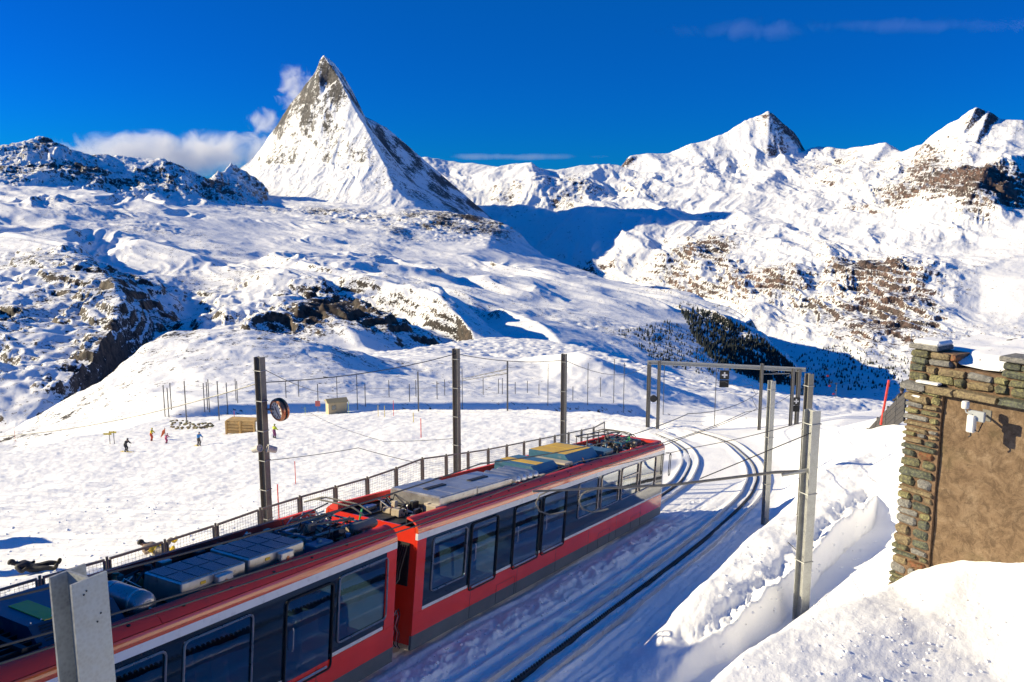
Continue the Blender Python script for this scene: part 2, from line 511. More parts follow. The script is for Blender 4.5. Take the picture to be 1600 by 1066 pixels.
r7 = row([(1050, 480, 5.9, 35, .3), (1120, 482, 5.7, 45, .35), (1200, 480, 5.45, 55, .40), (1270, 484, 5.3, 55, .44), (1340, 480, 5.2, 60, .48), (1400, 478, 5.1, 60, .46), (1450, 478, 5.0, 55, .40),
          (1490, 480, 4.9, 35, .35), (1530, 490, 4.8, 10), (1600, 495, 4.65, 10), (1760, 500, 4.5, 10)], 30)
r8 = row([(1050, 540, 4.9, 25, .2), (1150, 530, 4.8, 25, .2), (1230, 530, 4.65, 25, .2), (1300, 530, 4.5, 30, .3), (1370, 526, 4.45, 35, .38), (1430, 530, 4.35, 35, .38), (1500, 540, 4.2, 30, .3), (1600, 550, 4.0, 20, .2), (1760, 560, 3.9, 20)], 20)
r9 = row([(1050, 600, 4.3, 15, .1), (1200, 590, 4.1, 15, .15), (1260, 585, 3.95, 15, .18), (1330, 590, 3.7, 15, .2), (1420, 600, 3.5, 15, .2), (1600, 630, 3.2, 15, .1), (1760, 640, 3.1, 15)], 15)
r10 = row([(1050, 680, 3.6), (1200, 650, 3.5), (1330, 650, 3.1), (1420, 660, 2.9), (1600, 690, 2.7), (1760, 700, 2.6)], 10)
ribs = [row([(831, 252, 11.0), (838, 290, 10.2, 60, .3), (850, 330, 9.6, 60, .35)], 60, .3),
        row([(1528, 163, 9.7), (1500, 215, 9.4, 60, .3), (1470, 245, 9.3, 70, .3)], 60),
        row([(1259, 240, 12.3), (1245, 248, 11.7, 60, .5)], 60)]
massif('mountain_range', [crest, behind(crest), r2, r3, r4, r5, r6, r7, r8, r9, r10] + ribs, 600, 1690, 760, 2700, 14200, 560, M_FAR,
       820, 1.8, 9, 1, thr=(0.62, 1.15), ridged=0.9, gain=0.53, nrock=.8, amp=3.0, terr=45.0, label='white snow mountain range with bare brown rock bands across the valley')

# ---- the pyramid-shaped peak
left_sky = row([(505, 87, 9.0), (500, 93, 9.02), (495, 107, 9.03), (489, 117, 9.06), (480, 128, 9.09), (470, 143, 9.12), (455, 163, 9.16), (440, 183, 9.2), (428, 203, 9.25), (415, 223, 9.3), (398, 246, 9.35), (380, 262, 9.4), (345, 285, 9.4)], 26, .35)
hornli = row([(505, 87, 9.0), (517, 101, 8.9), (530, 121, 8.78), (547, 155, 8.55), (557, 174, 8.42), (572, 200, 8.22), (588, 233, 7.95), (604, 262, 7.7), (614, 290, 7.45), (636, 312, 7.25), (652, 326, 7.1)], 14, .2)
zmutt = row([(505, 87, 9.0), (521, 98, 9.12), (536, 117, 9.2), (551, 143, 9.28), (562, 168, 9.32), (570, 183, 9.34), (584, 189, 9.36), (604, 200, 9.4), (640, 230, 9.45), (680, 264, 9.45), (720, 299, 9.4), (760, 334, 9.2), (800, 372, 9.0)], 9, .68)
nface = row([(575, 192, 8.85), (600, 228, 8.75), (622, 258, 8.6), (652, 290, 8.3), (700, 322, 7.95), (735, 338, 7.75)], 9, .62)
nbase = row([(652, 326, 7.1), (690, 335, 7.15), (740, 347, 7.2), (790, 380, 7.2)], 8, .05)
eface1 = row([(498, 112, 8.92), (503, 122, 8.88), (512, 130, 8.85)], 22, .55)
eface2 = row([(470, 160, 8.95), (500, 158, 8.72), (530, 158, 8.6)], 40, .25)
eface3 = row([(430, 215, 9.0), (455, 220, 8.65), (500, 215, 8.42), (540, 212, 8.25)], 42, .2)
eface4 = row([(395, 255, 9.1), (425, 262, 8.6), (470, 262, 8.3), (520, 258, 8.05), (570, 255, 7.82)], 38, .15)
ebase = row([(340, 300, 8.6), (385, 285, 8.3), (430, 298, 7.9), (500, 304, 7.6), (560, 308, 7.35), (610, 318, 7.15), (652, 326, 7.1)], 18, .1)
lowb = row([(340, 360, 7.0), (430, 350, 7.0), (560, 350, 6.8), (652, 360, 6.6), (740, 375, 7.0), (800, 420, 7.0)], 10)
massif('pyramid_peak', [left_sky, hornli, zmutt, nface, nbase, eface1, eface2, eface3, eface4, ebase, lowb, behind(left_sky, 1.10, 120), behind(zmutt, 1.10, 130)],
       335, 805, 420, 6500, 11000, 500, M_PYR, 260, 2.2, 8, 1, thr=(1.05, 2.3), ridged=0.75, nrock=.9, gain=0.55, amp=1.7, terr=0.0,
       label='steep pyramid shaped snow peak with shaded right face rising highest at left')

# ---- dark ridge on the far left
lr = row([(-160, 240, 5.6), (-60, 236, 5.7), (0, 232, 5.8), (35, 224, 5.9), (62, 216, 6.0), (82, 224, 6.0), (110, 234, 6.1), (145, 241, 6.2), (175, 248, 6.3), (205, 252, 6.3), (220, 258, 6.3),
          (236, 248, 6.4), (255, 251, 6.4), (275, 259, 6.5), (300, 270, 6.6), (325, 282, 6.7), (350, 268, 7.3), (362, 255, 7.5), (385, 270, 7.6), (410, 290, 7.5), (430, 316, 7.4)], 30, .3)
lm = row([(-160, 275, 5.2), (0, 268, 5.35), (60, 262, 5.5), (120, 275, 5.6), (180, 285, 5.7), (225, 290, 5.8), (270, 298, 5.9), (310, 305, 6.1), (350, 300, 6.5), (390, 312, 6.7), (430, 335, 6.6)], 50, .5)
lb = row([(-160, 310, 4.8), (0, 300, 4.9), (60, 300, 5.0), (120, 312, 5.05), (180, 322, 5.1), (240, 326, 5.3), (290, 328, 5.5), (340, 325, 5.7), (400, 338, 6.0), (430, 355, 6.1)], 20, .1)
ll = row([(-160, 380, 4.3), (100, 380, 4.3), (300, 380, 4.5), (430, 380, 5.0)], 10)
massif('rocky_ridge', [lr, lm, lb, ll, behind(lr, 1.13, 60)], -160, 430, 430, 4300, 8600, 260, M_PYR, 330, 1.6, 7, 1, skew=0.25, thr=(0.8, 1.4), ridged=0.7, terr=40.0, nrock=.6,
       label='dark craggy ridge in shade at far left below the cloud bank')

# ---- the broad snowfield under the pyramid, its shoulder into the valley and the cliffs on its near side
top = row([(-160, 300, 4.9), (0, 288, 5.0), (100, 297, 5.1), (200, 312, 5.3), (300, 318, 5.8), (390, 318, 6.5), (430, 312, 7.0, 15), (500, 316, 7.0, 15), (560, 320, 6.9, 15), (610, 324, 6.85, 15), (652, 327, 6.8, 14, .15), (700, 333, 6.7, 14, .5),
           (740, 338, 6.6, 14, .65), (772, 345, 6.5, 14, .65), (792, 351, 6.4, 14, .5), (812, 364, 6.2, 16, .25), (832, 386, 6.0, 14, .2), (852, 402, 5.8, 14, .15), (900, 421, 5.4, 14, .1), (960, 440, 5.0, 14, .05),
           (1010, 450, 4.7, 12), (1052, 462, 4.5, 12, .1), (1085, 474, 4.25, 12, .2), (1112, 487, 4.1, 10, .2), (1150, 503, 3.9, 10, .2), (1182, 521, 3.7, 10, .15), (1215, 545, 3.45, 8, .1), (1242, 573, 3.2, 8), (1262, 600, 3.0, 8)], 14)
b1 = row([(430, 326, 6.5, 16, .3), (500, 332, 6.35, 22, .48), (560, 338, 6.25, 22, .52), (620, 340, 6.2, 20, .5), (680, 345, 6.1, 18, .6), (730, 352, 6.05, 18, .65), (770, 362, 5.95, 14, .35)], 16)
t2 = row([(-160, 340, 3.9), (0, 330, 4.0), (100, 330, 4.1, 20, .2), (200, 340, 4.2, 22, .25), (300, 345, 4.6), (400, 348, 5.0), (470, 354, 5.2), (520, 358, 5.15), (560, 364, 5.05, 16, .2), (605, 362, 5.1, 16, .3), (640, 376, 5.0, 16, .2), (700, 384, 4.95),
          (760, 388, 4.9), (820, 412, 4.7), (880, 432, 4.4), (950, 452, 4.1), (1030, 474, 3.75), (1100, 505, 3.4), (1160, 545, 3.1), (1200, 580, 2.9), (1240, 620, 2.8)], 5, .07)
t2b = row([(480, 376, 4.6), (540, 385, 4.5), (590, 388, 4.5, 16, .2), (630, 396, 4.5), (700, 404, 4.45)], 8, .08)
t3 = row([(-160, 375, 3.0), (0, 370, 3.1), (100, 372, 3.2), (200, 384, 3.3), (300, 396, 3.4), (400, 402, 3.5), (500, 412, 3.5), (560, 420, 3.5), (620, 428, 3.5), (700, 430, 3.6), (780, 444, 3.6), (850, 462, 3.5), (930, 480, 3.3), (1010, 505, 3.0), (1090, 545, 2.75), (1160, 590, 2.5), (1220, 640, 2.4)], 6, .10)
t4 = row([(-160, 410, 2.4), (0, 405, 2.45), (80, 402, 2.5), (160, 410, 2.5), (240, 425, 2.55), (320, 440, 2.6), (400, 442, 2.6), (440, 436, 2.5), (500, 440, 2.6), (580, 448, 2.7), (640, 455, 2.7), (700, 470, 2.7), (740, 486, 2.65), (790, 492, 2.7), (840, 505, 2.7), (900, 512, 2.7), (980, 530, 2.6), (1060, 565, 2.4), (1140, 605, 2.2)], 9, .2)
spur1 = row([(110, 412, 2.1, 26, .3), (150, 430, 1.95, 30, .4), (178, 452, 1.8, 30, .45), (190, 490, 1.6, 30, .5), (175, 530, 1.4, 28, .45), (140, 570, 1.25, 26, .4), (95, 612, 1.1, 22, .3), (40, 650, 1.0, 18, .2)], 30, .4)
spur1l = row([(-160, 450, 1.9), (-60, 460, 1.8), (0, 455, 1.8), (50, 450, 1.8)], 26, .38)
spur1m = row([(-160, 540, 1.4), (-40, 530, 1.4), (40, 520, 1.45), (100, 510, 1.5)], 30, .46)
spur1b = row([(-160, 640, 1.05), (-60, 650, 1.0), (0, 640, 1.02)], 20, .3)
gul1 = row([(250, 452, 2.3), (300, 478, 2.32), (300, 505, 2.1), (262, 535, 1.78), (215, 575, 1.5), (160, 620, 1.26), (110, 660, 1.06)], 22, .35)
crag = row([(395, 470, 2.15, 20, .3), (425, 445, 2.05, 22, .5), (445, 430, 2.0, 20, .65), (470, 436, 1.95, 20, .65), (487, 455, 1.88, 22, .65), (505, 480, 1.8, 22, .65), (516, 505, 1.74, 18, .5)], 22, .6)
cragf = row([(360, 505, 1.95, 22, .35), (395, 512, 1.8, 24, .55), (415, 517, 1.7, 22, .6), (440, 528, 1.66, 16, .5), (500, 535, 1.66, 16, .4)], 22, .5)
gul2 = row([(505, 462, 2.35), (540, 490, 2.34, 20, .4), (580, 510, 2.28, 20, .4), (640, 528, 2.14, 16, .35), (720, 542, 2.0, 8, .2), (745, 560, 1.85)], 16, .3)
spur3 = row([(600, 448, 2.45, 18, .2), (640, 460, 2.35, 18, .2), (680, 480, 2.25, 18, .2), (715, 500, 2.1, 15, .15), (736, 522, 1.95, 8)], 15, .15)
gul3 = row([(760, 500, 2.55), (762, 528, 2.36), (800, 545, 2.22), (840, 555, 2.1)], 8)
spur4 = row([(780, 478, 2.6), (810, 490, 2.5), (840, 505, 2.35), (866, 525, 2.2), (880, 545, 2.1)], 10, .05)
bot = row([(-160, 720, 0.9), (0, 720, 0.9), (110, 720, 0.92), (250, 640, 1.05), (360, 590, 1.3), (440, 570, 1.45), (560, 570, 1.55), (660, 580, 1.6), (760, 590, 1.6), (880, 590, 1.8), (960, 585, 2.0), (1060, 620, 2.0), (1140, 660, 2.0)], 8)
massif('snowfield', [top, behind(top, 1.10, 55), b1, t2, t2b, t3, t4, spur1, spur1l, spur1m, spur1b, gul1, crag, cragf, gul2, spur3, gul3, spur4, bot],
       -160, 1265, 860, 900, 7700, 640, M_MID, 340, 0.8, 9, 1, skew=0.35, thr=(0.6, 1.1), ridged=0.55, gain=0.5, nrock=.6, amp=2.2, terr=24.0, dunes=(85.0, 460.0),
       label='broad snowfield with rock bands and shaded cliffs below the pyramid peak')

# ---- knoll and basin beyond the railway loop
kc = row([(-200, 700, .26), (-60, 690, .27), (60, 668, .29), (110, 632, .31), (150, 598, .33), (195, 562, .36), (235, 530, .39), (262, 519, .41), (320, 512, .42), (380, 514, .42), (440, 524, .42), (500, 538, .42), (540, 551, .42), (575, 560, .44), (610, 562, .50)], 1.3, .34)
kf = row([(-200, 760, .21), (60, 700, .23), (150, 655, .255), (210, 610, .29), (270, 565, .33), (330, 548, .35), (400, 550, .35), (470, 565, .34), (540, 578, .35), (600, 585, .40), (640, 578, .46)], .9, .16)
kt = row([(-200, 800, .150), (60, 745, .172), (150, 700, .185), (225, 668, .188), (275, 657, .191), (340, 658, .200), (420, 660, .216), (520, 660, .237), (640, 660, .262), (760, 658, .289), (900, 656, .324), (1000, 660, .352), (1100, 672, .345), (1190, 678, .32), (1300, 680, .29), (1500, 705, .20), (1760, 730, .19)], .4)
ke = row([(-200, 795, .156), (60, 738, .178), (150, 694, .191), (225, 660, .193), (275, 642, .196), (340, 632.5, .206), (420, 630.5, .222), (520, 629.5, .243), (640, 629.5, .268), (760, 628.5, .295), (900, 628.5, .33), (1000, 633, .36), (1100, 645, .355), (1190, 654, .33), (1300, 662, .30), (1500, 690, .22), (1760, 720, .21)], .3)
kd = row([(-200, 792, .160), (60, 735, .183), (150, 692, .197), (225, 655, .200), (275, 638.5, .204), (340, 630.5, .215), (420, 629, .231), (520, 628, .253), (640, 627.8, .279), (760, 627, .306), (900, 627, .342), (1000, 631, .372)], .3)
kb = row([(-200, 785, .175), (60, 725, .20), (150, 680, .212), (230, 642, .222), (300, 618, .245), (380, 612, .262), (460, 619, .262), (540, 619, .278), (640, 618, .305), (740, 617, .335), (840, 618, .365), (940, 621, .395), (1040, 632, .40), (1160, 645, .38), (1300, 655, .34), (1500, 680, .26), (1760, 710, .24)], .8, .05)
bs = row([(640, 560, .62), (700, 556, .68), (790, 560, .62), (850, 570, .54), (880, 560, .53), (900, 548, .53), (925, 556, .50), (960, 580, .47), (1000, 606, .44), (1020, 620, .42)], .8, 0)
bs1 = row([(850, 596, .45), (870, 604, .43), (900, 610, .42), (800, 600, .42), (700, 596, .44)], .8)
bt = row([(540, 556, .75), (620, 548, .95), (700, 536, 1.15), (760, 527, 1.35), (840, 530, 1.4), (900, 538, 1.3), (960, 556, 1.1), (1040, 580, .95), (1100, 600, .85), (1200, 618, .8), (1300, 622, .78), (1400, 630, .72), (1550, 650, .65), (1760, 670, .6)], 2.5, .02)
bh = row([(1085, 616, .55), (1110, 610, .55), (1150, 616, .56), (1180, 640, .52), (1130, 640, .46)], 1.0)
bt2 = row([(-200, 790, .40), (110, 720, .42), (262, 600, .55), (440, 600, .56), (560, 610, .58)], 1.0)
massif('snow_knoll', [kc, kf, kb, kt, ke, kd, bs, bs1, bt, bh, bt2, behind(bt, 1.18, 25)], -200, 1690, 820, 150, 1600, 420, M_KNOLL, 16, 1.4, 6, 2, thr=(0.75, 1.2), ridged=0.4,
       label='rounded snow knoll and hollow behind the railway loop')
# ------------------------------------------------------------------ tracks: centre lines on the slope
def track_line(ctrl, step=0.8):
    """smooth curve through (x, y) points"""
    P = [np.array(c, float) for c in ctrl]
    P = [2 * P[0] - P[1]] + P + [2 * P[-1] - P[-2]]
    out = []
    for i in range(1, len(P) - 2):
        n = max(2, int(np.linalg.norm(P[i + 1] - P[i]) / step))
        for k in range(n):
            t = k / n
            out.append(0.5 * ((2 * P[i]) + (-P[i - 1] + P[i + 1]) * t + (2 * P[i - 1] - 5 * P[i] + 4 * P[i + 1] - P[i + 2]) * t * t
                              + (-P[i - 1] + 3 * P[i] - 3 * P[i + 1] + P[i + 2]) * t ** 3))
    out.append(P[-2])
    return np.array(out)
def pl(px, py): 
    q = on_plane(px, py); return (q[0], q[1])
T1V, T2V = -1.33, 3.05
curve1 = [pl(1056, 757), pl(1070, 742), pl(1079, 721), pl(1074, 706), pl(1064, 696), pl(1042, 684), pl(1000, 670), pl(920, 655), pl(800, 646.5), pl(640, 645), pl(500, 649), pl(400, 653), pl(330, 652)]
curve2 = [pl(1168, 778), pl(1180, 757), pl(1183, 742), pl(1176, 722), pl(1160, 706), pl(1138, 690), pl(1100, 677), pl(1040, 664), pl(930, 650), pl(800, 642.5), pl(640, 641), pl(500, 645), pl(400, 649), pl(330, 648)]
line1 = track_line([uv2xy(-24, T1V), uv2xy(-12, T1V), uv2xy(0, T1V), uv2xy(10, T1V), uv2xy(18, T1V)] + curve1)
line2 = track_line([uv2xy(-24, T2V), uv2xy(-12, T2V), uv2xy(0, T2V), uv2xy(8, T2V), uv2xy(15, T2V - .1)] + curve2)

# ------------------------------------------------------------------ near ground
SUNX = 1.0
def tin_xy(pts):
    """piecewise-linear height offset above the slope from scattered (x, y, dz) points"""
    vs = [Vector((p[0], p[1])) for p in pts]
    ov, oe, of, orig, _, _ = delaunay_2d_cdt(vs, [], [], 0, 1e-5)
    V = np.array([(v.x, v.y) for v in ov]); val = np.array([pts[o[0]][2] for o in orig])
    def f(X, Y):
        out = np.zeros_like(X)
        for fc in of:
            ia, ib, ic = fc[:3]
            a, b, c = V[ia], V[ib], V[ic]
            m = (X >= min(a[0], b[0], c[0])) & (X <= max(a[0], b[0], c[0])) & (Y >= min(a[1], b[1], c[1])) & (Y <= max(a[1], b[1], c[1]))
            if not m.any(): continue
            x, y = X[m], Y[m]
            det = (b[1] - c[1]) * (a[0] - c[0]) + (c[0] - b[0]) * (a[1] - c[1])
            if abs(det) < 1e-12: continue
            l1 = ((b[1] - c[1]) * (x - c[0]) + (c[0] - b[0]) * (y - c[1])) / det
            l2 = ((c[1] - a[1]) * (x - c[0]) + (a[0] - c[0]) * (y - c[1])) / det
            l3 = 1 - l1 - l2
            ok = (l1 >= -1e-9) & (l2 >= -1e-9) & (l3 >= -1e-9)
            r = out[m]; r[ok] = (l1 * val[ia] + l2 * val[ib] + l3 * val[ic])[ok]; out[m] = r
        return out
    return f
def gp(px, py, Y):
    """control point of the ground seen at a place at distance Y: (x, y, offset above the slope)"""
    p = at(px, py, Y)
    return (p[0], p[1], p[2] - plane_z(p[0], p[1]))
def up(px, py, dz):
    p = on_plane(px, py, dz)
    return (p[0], p[1], dz)

# snow bank right of the tracks, cutting behind it and the mound the ruined house stands on
bank = []
bank += [(*uv2xy(u, 4.75), 0.0) for u in (-30, -18, -8, -3, 2, 7, 12)]
bank += [up(1192, 826, 0.0), up(1215, 770, 0.0), up(1225, 730, 0.0), up(1200, 700, 0.0), up(1150, 678, 0)]
bank += [(*uv2xy(u, v), dz) for u, v, dz in ((-4, 5.6, -.1), (0, 6.2, .0), (3, 7.0, .1), (5, 7.6, .15), (8, 8.2, .3), (11, 8.6, .6), (14, 9.4, .9), (19, 10.4, 1.5), (24, 13, 2.2))]   # floor of the cutting
bank += [up(1205, 975, .15), up(1270, 936, .25), up(1330, 896, .5), up(1392, 850, .8)]
_brow = [(1080, 1066, 8.4), (1165, 998, 9.4), (1250, 945, 10.4), (1330, 915, 10.9), (1392, 890, 11.6), (1425, 874, 11.7)]
for px, py, Y in _brow[:-1]:
    q = at(px, py, Y); bank.append((q[0] - .25, q[1] + 2.1, 0.1 + 0.05 * q[0]))
bank += [gp(1080, 1066, 8.4), gp(1165, 998, 9.4), gp(1250, 945, 10.4), gp(1330, 915, 10.9), gp(1392, 890, 11.6), gp(1425, 874, 11.7), gp(1510, 857, 11.15), gp(1600, 838, 10.6), gp(1700, 826, 9.9)]     # brow of the mound
bank += [gp(1150, 1120, 7.75), gp(1300, 1066, 8.4), gp(1330, 990, 9.45), gp(1450, 940, 10.3), gp(1600, 930, 10.3), gp(1420, 1030, 9.0), gp(1600, 1066, 8.6), gp(1500, 1180, 7.4), gp(1300, 1250, 6.6), gp(1800, 1066, 8.2), gp(1800, 900, 9.7)]
bank += [gp(1445, 800, 16.0), gp(1520, 790, 15.5), gp(1640, 780, 14.5), gp(1800, 800, 13.0)]   # inside the house
bank += [up(1420, 690, 3.0), up(1450, 690, 3.4), up(1420, 660, 3.2), up(1380, 655, 2.6), up(1300, 668, .8), up(1250, 680, .3), up(1420, 640, 2.2), up(1600, 640, 2.5), up(1600, 690, 4.0), up(1800, 700, 5), up(1330, 640, .8), up(1230, 655, 0), up(1500, 626, 0), up(1800, 630, 0)]
bank += [(-3, 1, 0.6), (2, 1, 1.1), (6, 1, 1.6), (14, 1, 2.6), (30, 4, 5.0), (-4.2, 6, .0), (0.2, 8, .9), (25, 12, 5.0)]
bank += [(x, y, 0.0) for x, y in ((-300, -5), (-300, 400), (400, 400), (400, -5), (-30, -4), (90, 60), (60, 110), (-60, 40), (-60, 150), (20, 160), (40, 75))]
bankf = tin_xy(bank)

def WBV(u):
    return np.interp(u, [0, 2, 3, 5, 8, 11.3, 13.5, 18.6, 26, 40], [5.9, 6.15, 6.6, 7.0, 7.4, 7.6, 8.1, 9.2, 14, 24])

def dist_to(line, X, Y, z_of=None):
    """distance of grid points to a line of points, only evaluated close by"""
    D = np.full(X.shape, 99.0)
    L = line
    for i in range(0, len(L), 24):
        seg = L[i:i + 26]
        m = (X > seg[:, 0].min() - 3.2) & (X < seg[:, 0].max() + 3.2) & (Y > seg[:, 1].min() - 3.2) & (Y < seg[:, 1].max() + 3.2)
        if not m.any() or len(seg) < 2: continue
        x, y = X[m], Y[m]; best = np.full(x.shape, 99.0)
        for a, b in zip(seg[:-1], seg[1:]):
            d = b - a; n = np.hypot(*d)
            if n < 1e-9: continue
            t = np.clip(((x - a[0]) * d[0] + (y - a[1]) * d[1]) / (n * n), 0, 1)
            sgn = np.sign((x - a[0]) * d[1] - (y - a[1]) * d[0])
            dd = np.hypot(x - a[0] - t * d[0], y - a[1] - t * d[1])
            best = np.where(dd < np.abs(best), dd * sgn, best)
        D[m] = np.where(np.abs(best) < np.abs(D[m]), best, D[m])
    return D

_rim = [on_plane(px, py) for px, py in ((-300, 790), (60, 700), (200, 668), (262, 655), (330, 651.5), (400, 648), (500, 644.5), (640, 641), (800, 642), (930, 648), (1000, 655), (1060, 662), (1140, 668), (1230, 662), (1330, 652), (1450, 640), (1800, 660))]
RIM_S = np.array([p[0] / p[1] for p in _rim]); RIM_Y = np.array([p[1] for p in _rim])
def ground_z(X, Y, detail=True):
    X = np.asarray(X, float); Y = np.asarray(Y, float)
    base = plane_z(X, Y)
    off = bankf(X, Y)
    if X.shape[0] > 50: off = blur(off, 3)
    _u = (X - P0[0]) * SY + (Y - P0[1]) * CY; _v = (X - P0[0]) * CY - (Y - P0[1]) * SY
    # ploughed bank: soft towards the track, cut sheer on the far side
    wob = fbm(_u / 3.0 + 2, _v / 3.0, 3) if detail else 0.0
    hc = np.interp(_u, [0.2, 1.2, 2.5, 4, 8, 13, 18, 24, 34, 46], [0, .25, .75, 1.05, 1.25, 1.55, 2.2, 2.9, 2.2, 0])
    vt = np.interp(_u, [0, 14, 20, 30, 46], [4.5, 4.6, 4.9, 6.5, 10]); vc = np.interp(_u, [0, 10, 18, 30, 46], [5.6, 5.8, 6.6, 11.0, 18])
    ve = WBV(_u) + 0.14 * wob + (0.05 * fbm(_u / .7, _v / .7 + 5, 3) if detail else 0.0)
    rise = smooth(_v, vt, vc) ** 0.8
    berm = hc * rise * (1 - smooth(_v, ve - 0.02, ve + 0.34)) * (1 + 0.10 * wob) + (0.07 * fbm(_u / .9 + 4, _v / .6, 5, .6) * (rise > .02) * (_v < ve + .3) if detail else 0.0)
    off = np.maximum(off, berm)
    d1 = dist_to(line1, X, Y); d2 = dist_to(line2, X, Y)
    near_t = np.minimum(np.abs(d1), np.abs(d2))
    flat = 1 - smooth(near_t, 1.1, 2.0)
    off = off * (1 - 0.95 * flat)
    # the slope left of the platform stands a little higher
    off = off + 0.55 * smooth(-_v, 4.2, 5.6) * (1 - smooth(-_v, 12, 26)) * smooth(_u, -40, -15) * (1 - smooth(_u, 26, 45))
    # the slope breaks off beyond the railway loop
    rim = np.interp(X / Y, RIM_S, RIM_Y)
    drop = -9.0 * smooth(Y, rim + 3.5, rim + 20.0) - 0.5 * np.clip(Y - rim - 16, 0, 100)
    if detail:
        u = (X - P0[0]) * SY + (Y - P0[1]) * CY; v = (X - P0[0]) * CY - (Y - P0[1]) * SY
        rough = fbm(X / 2.6, Y / 2.6, 6, 0.55) * 0.10
        waves = fbm(X / 9 + 4, Y / 4.0, 3, 0.5) * 0.12
        big = fbm(X / 38 + 1, Y / 45, 3, 0.5) * 0.7 * smooth(Y, 30, 90) * (1 - flat)
        lump = np.clip(fbm(X / 0.9, Y / 0.9, 4, 0.6, True) - 0.05, 0, 1) * 0.22
        # trodden strip behind the fence, thrown-up snow between the tracks, broken edge of the cutting
        w_trod = smooth(-v, 6.6, 7.4) * (1 - smooth(-v, 12.0, 14.0)) * (1 - smooth(u, 6, 16)) * smooth(u, -40, -10)
        w_mid = np.exp(-((v - 0.95) / 0.5) ** 2) * smooth(u, -14, -6) * (1 - smooth(u, 16, 20))
        w_bank = np.exp(-((v - WBV(u) + .25) / 0.32) ** 2) * smooth(u, 1, 4) * (1 - smooth(u, 14, 20))
        rows_ = np.sin((-v - 0.12 * u) * 2 * np.pi / 2.6 + fbm(X / 4, Y / 4, 2) * 2.0) * 0.18 * smooth(-v, 6.8, 7.6) * (1 - smooth(-v, 13, 17)) * (1 - smooth(u, 2, 9))
        calm = smooth(near_t, 0.6, 1.3)
        off = off + (rough * 0.7 + waves) * (0.25 + 0.75 * calm) * (0.35 + 0.65 * smooth(np.abs(v), 4.4, 6)) + big + lump * (0.9 * w_trod + 0.9 * w_mid + 0.0) + rows_
        off = off - 0.34 * np.clip(fbm(X / 0.8 + 9, Y / 1.1, 4, 0.55, True) + 0.1, 0, 1) * w_bank
        w_mound = smooth(v, 6.5, 9) * (1 - smooth(Y, 12.5, 15))
        off = off + w_mound * (0.030 * fbm(X / .5, Y / .3, 5, .6) + 0.06 * fbm(X / 1.8, Y / 1.2, 3, .5))
        # grooves along the rails
        for d in (d1, d2):
            for r in (-0.5, 0.5):
                off = off - 0.055 * np.exp(-((d - r - 0.06) / 0.035) ** 2) + 0.05 * np.exp(-((d - r) / 0.2) ** 2)
            off = off + 0.04 * np.exp(-(d / 0.3) ** 2) - 0.05 * np.exp(-(d / 0.05) ** 2)
        off = off + 0.06 * np.exp(-((v - 1.9) / 0.12) ** 2) * (1 - smooth(u, 18, 24)) - 0.09 * np.exp(-((v - 1.62) / 0.10) ** 2) * (1 - smooth(u, 18, 24))
        ruts = fbm(v / 0.22 + fbm(X / 3, Y / 3, 2) * .5, u / 7.0, 3, .55) * 0.085 + fbm(v / 0.5, u / 1.4, 4, .62) * 0.07
        off = off + ruts * smooth(v, -1.2, .2) * (1 - smooth(v, 4.3, 5.2)) * (1 - smooth(u, 20, 26))
        # ski tracks across the piste
        pist = smooth(-v, 9, 14)
        st = fbm(X / 22 + 3, (Y + 0.45 * X) / 1.3, 3, 0.6, True)
        off = off + 0.15 * st * pist + 0.09 * fbm((X - 0.5 * Y) / 16, (Y + X * .3) / .8, 2, .5, True) * pist + 0.24 * fbm(X / 5, Y / 7, 5, .6) * pist * smooth(Y, 22, 40)
    return base - 0.13 + off + drop
RAIL_Z = 0.0    # rail heads lie at plane height

scol = np.concatenate([np.linspace(-1.75, -0.70, 70, endpoint=False), np.linspace(-0.70, 0.70, 860), np.linspace(0.70, 1.3, 42)[1:]])
lrow = np.concatenate([np.linspace(math.log(1.2), math.log(6), 60, endpoint=False), np.linspace(math.log(6), math.log(60), 430, endpoint=False), np.linspace(math.log(60), math.log(260), 170)])
Sg, Lg = np.meshgrid(scol, lrow)
Yn = np.exp(Lg); Xn = Sg * Yn
Zn = ground_z(Xn, Yn)
un = (Xn - P0[0]) * SY + (Yn - P0[1]) * CY; vn = (Xn - P0[0]) * CY - (Yn - P0[1]) * SY
rockn = np.full(Xn.shape, -2.0)
near_ground = grid_object('snow_ground', Xn, Yn, Zn, rockn, M_NEAR)
tag(near_ground, None, None, None, 'structure')
def gz(x, y):
    return float(ground_z(np.array([[x]]), np.array([[y]]), False)[0, 0])
# ------------------------------------------------------------------ materials of the built things
M = {}
M['red'] = painted('red_paint', (0.80, 0.045, 0.022), 0.2, 0, 0.10, 0.8, None, 0, 0.6)
M['red_roof'] = painted('red_roof_paint', (0.74, 0.045, 0.028), 0.5, 0, 0.10, 1.2, (0.60, 0.05, 0.035))
M['orange_red'] = painted('glossy_orange_red_paint', (0.75, 0.10, 0.025), 0.12, 0, 0.06, 0.8, None, 0, 0.8)
M['white'] = painted('white_paint', (0.78, 0.77, 0.75), 0.3, 0, 0.05, 1.5, (0.6, 0.58, 0.55))
M['grey_skirt'] = painted('grey_skirt_paint', (0.11, 0.135, 0.14), 0.4, 0, 0.2, 1.5, (0.16, 0.15, 0.14))
M['dark_band'] = painted('gloss_dark_panel', (0.014, 0.024, 0.036), 0.06, 0, 0.2, 1.0, None, 0, 0.5)
M['black'] = painted('black_steel', (0.018, 0.019, 0.022), 0.5, 0.2, 0.3, 4.0, (0.05, 0.045, 0.04))
M['rubber'] = painted('black_rubber', (0.012, 0.012, 0.012), 0.7)
M['frame'] = painted('window_frame_metal', (0.42, 0.37, 0.34), 0.3, 0.8, 0.15, 5)
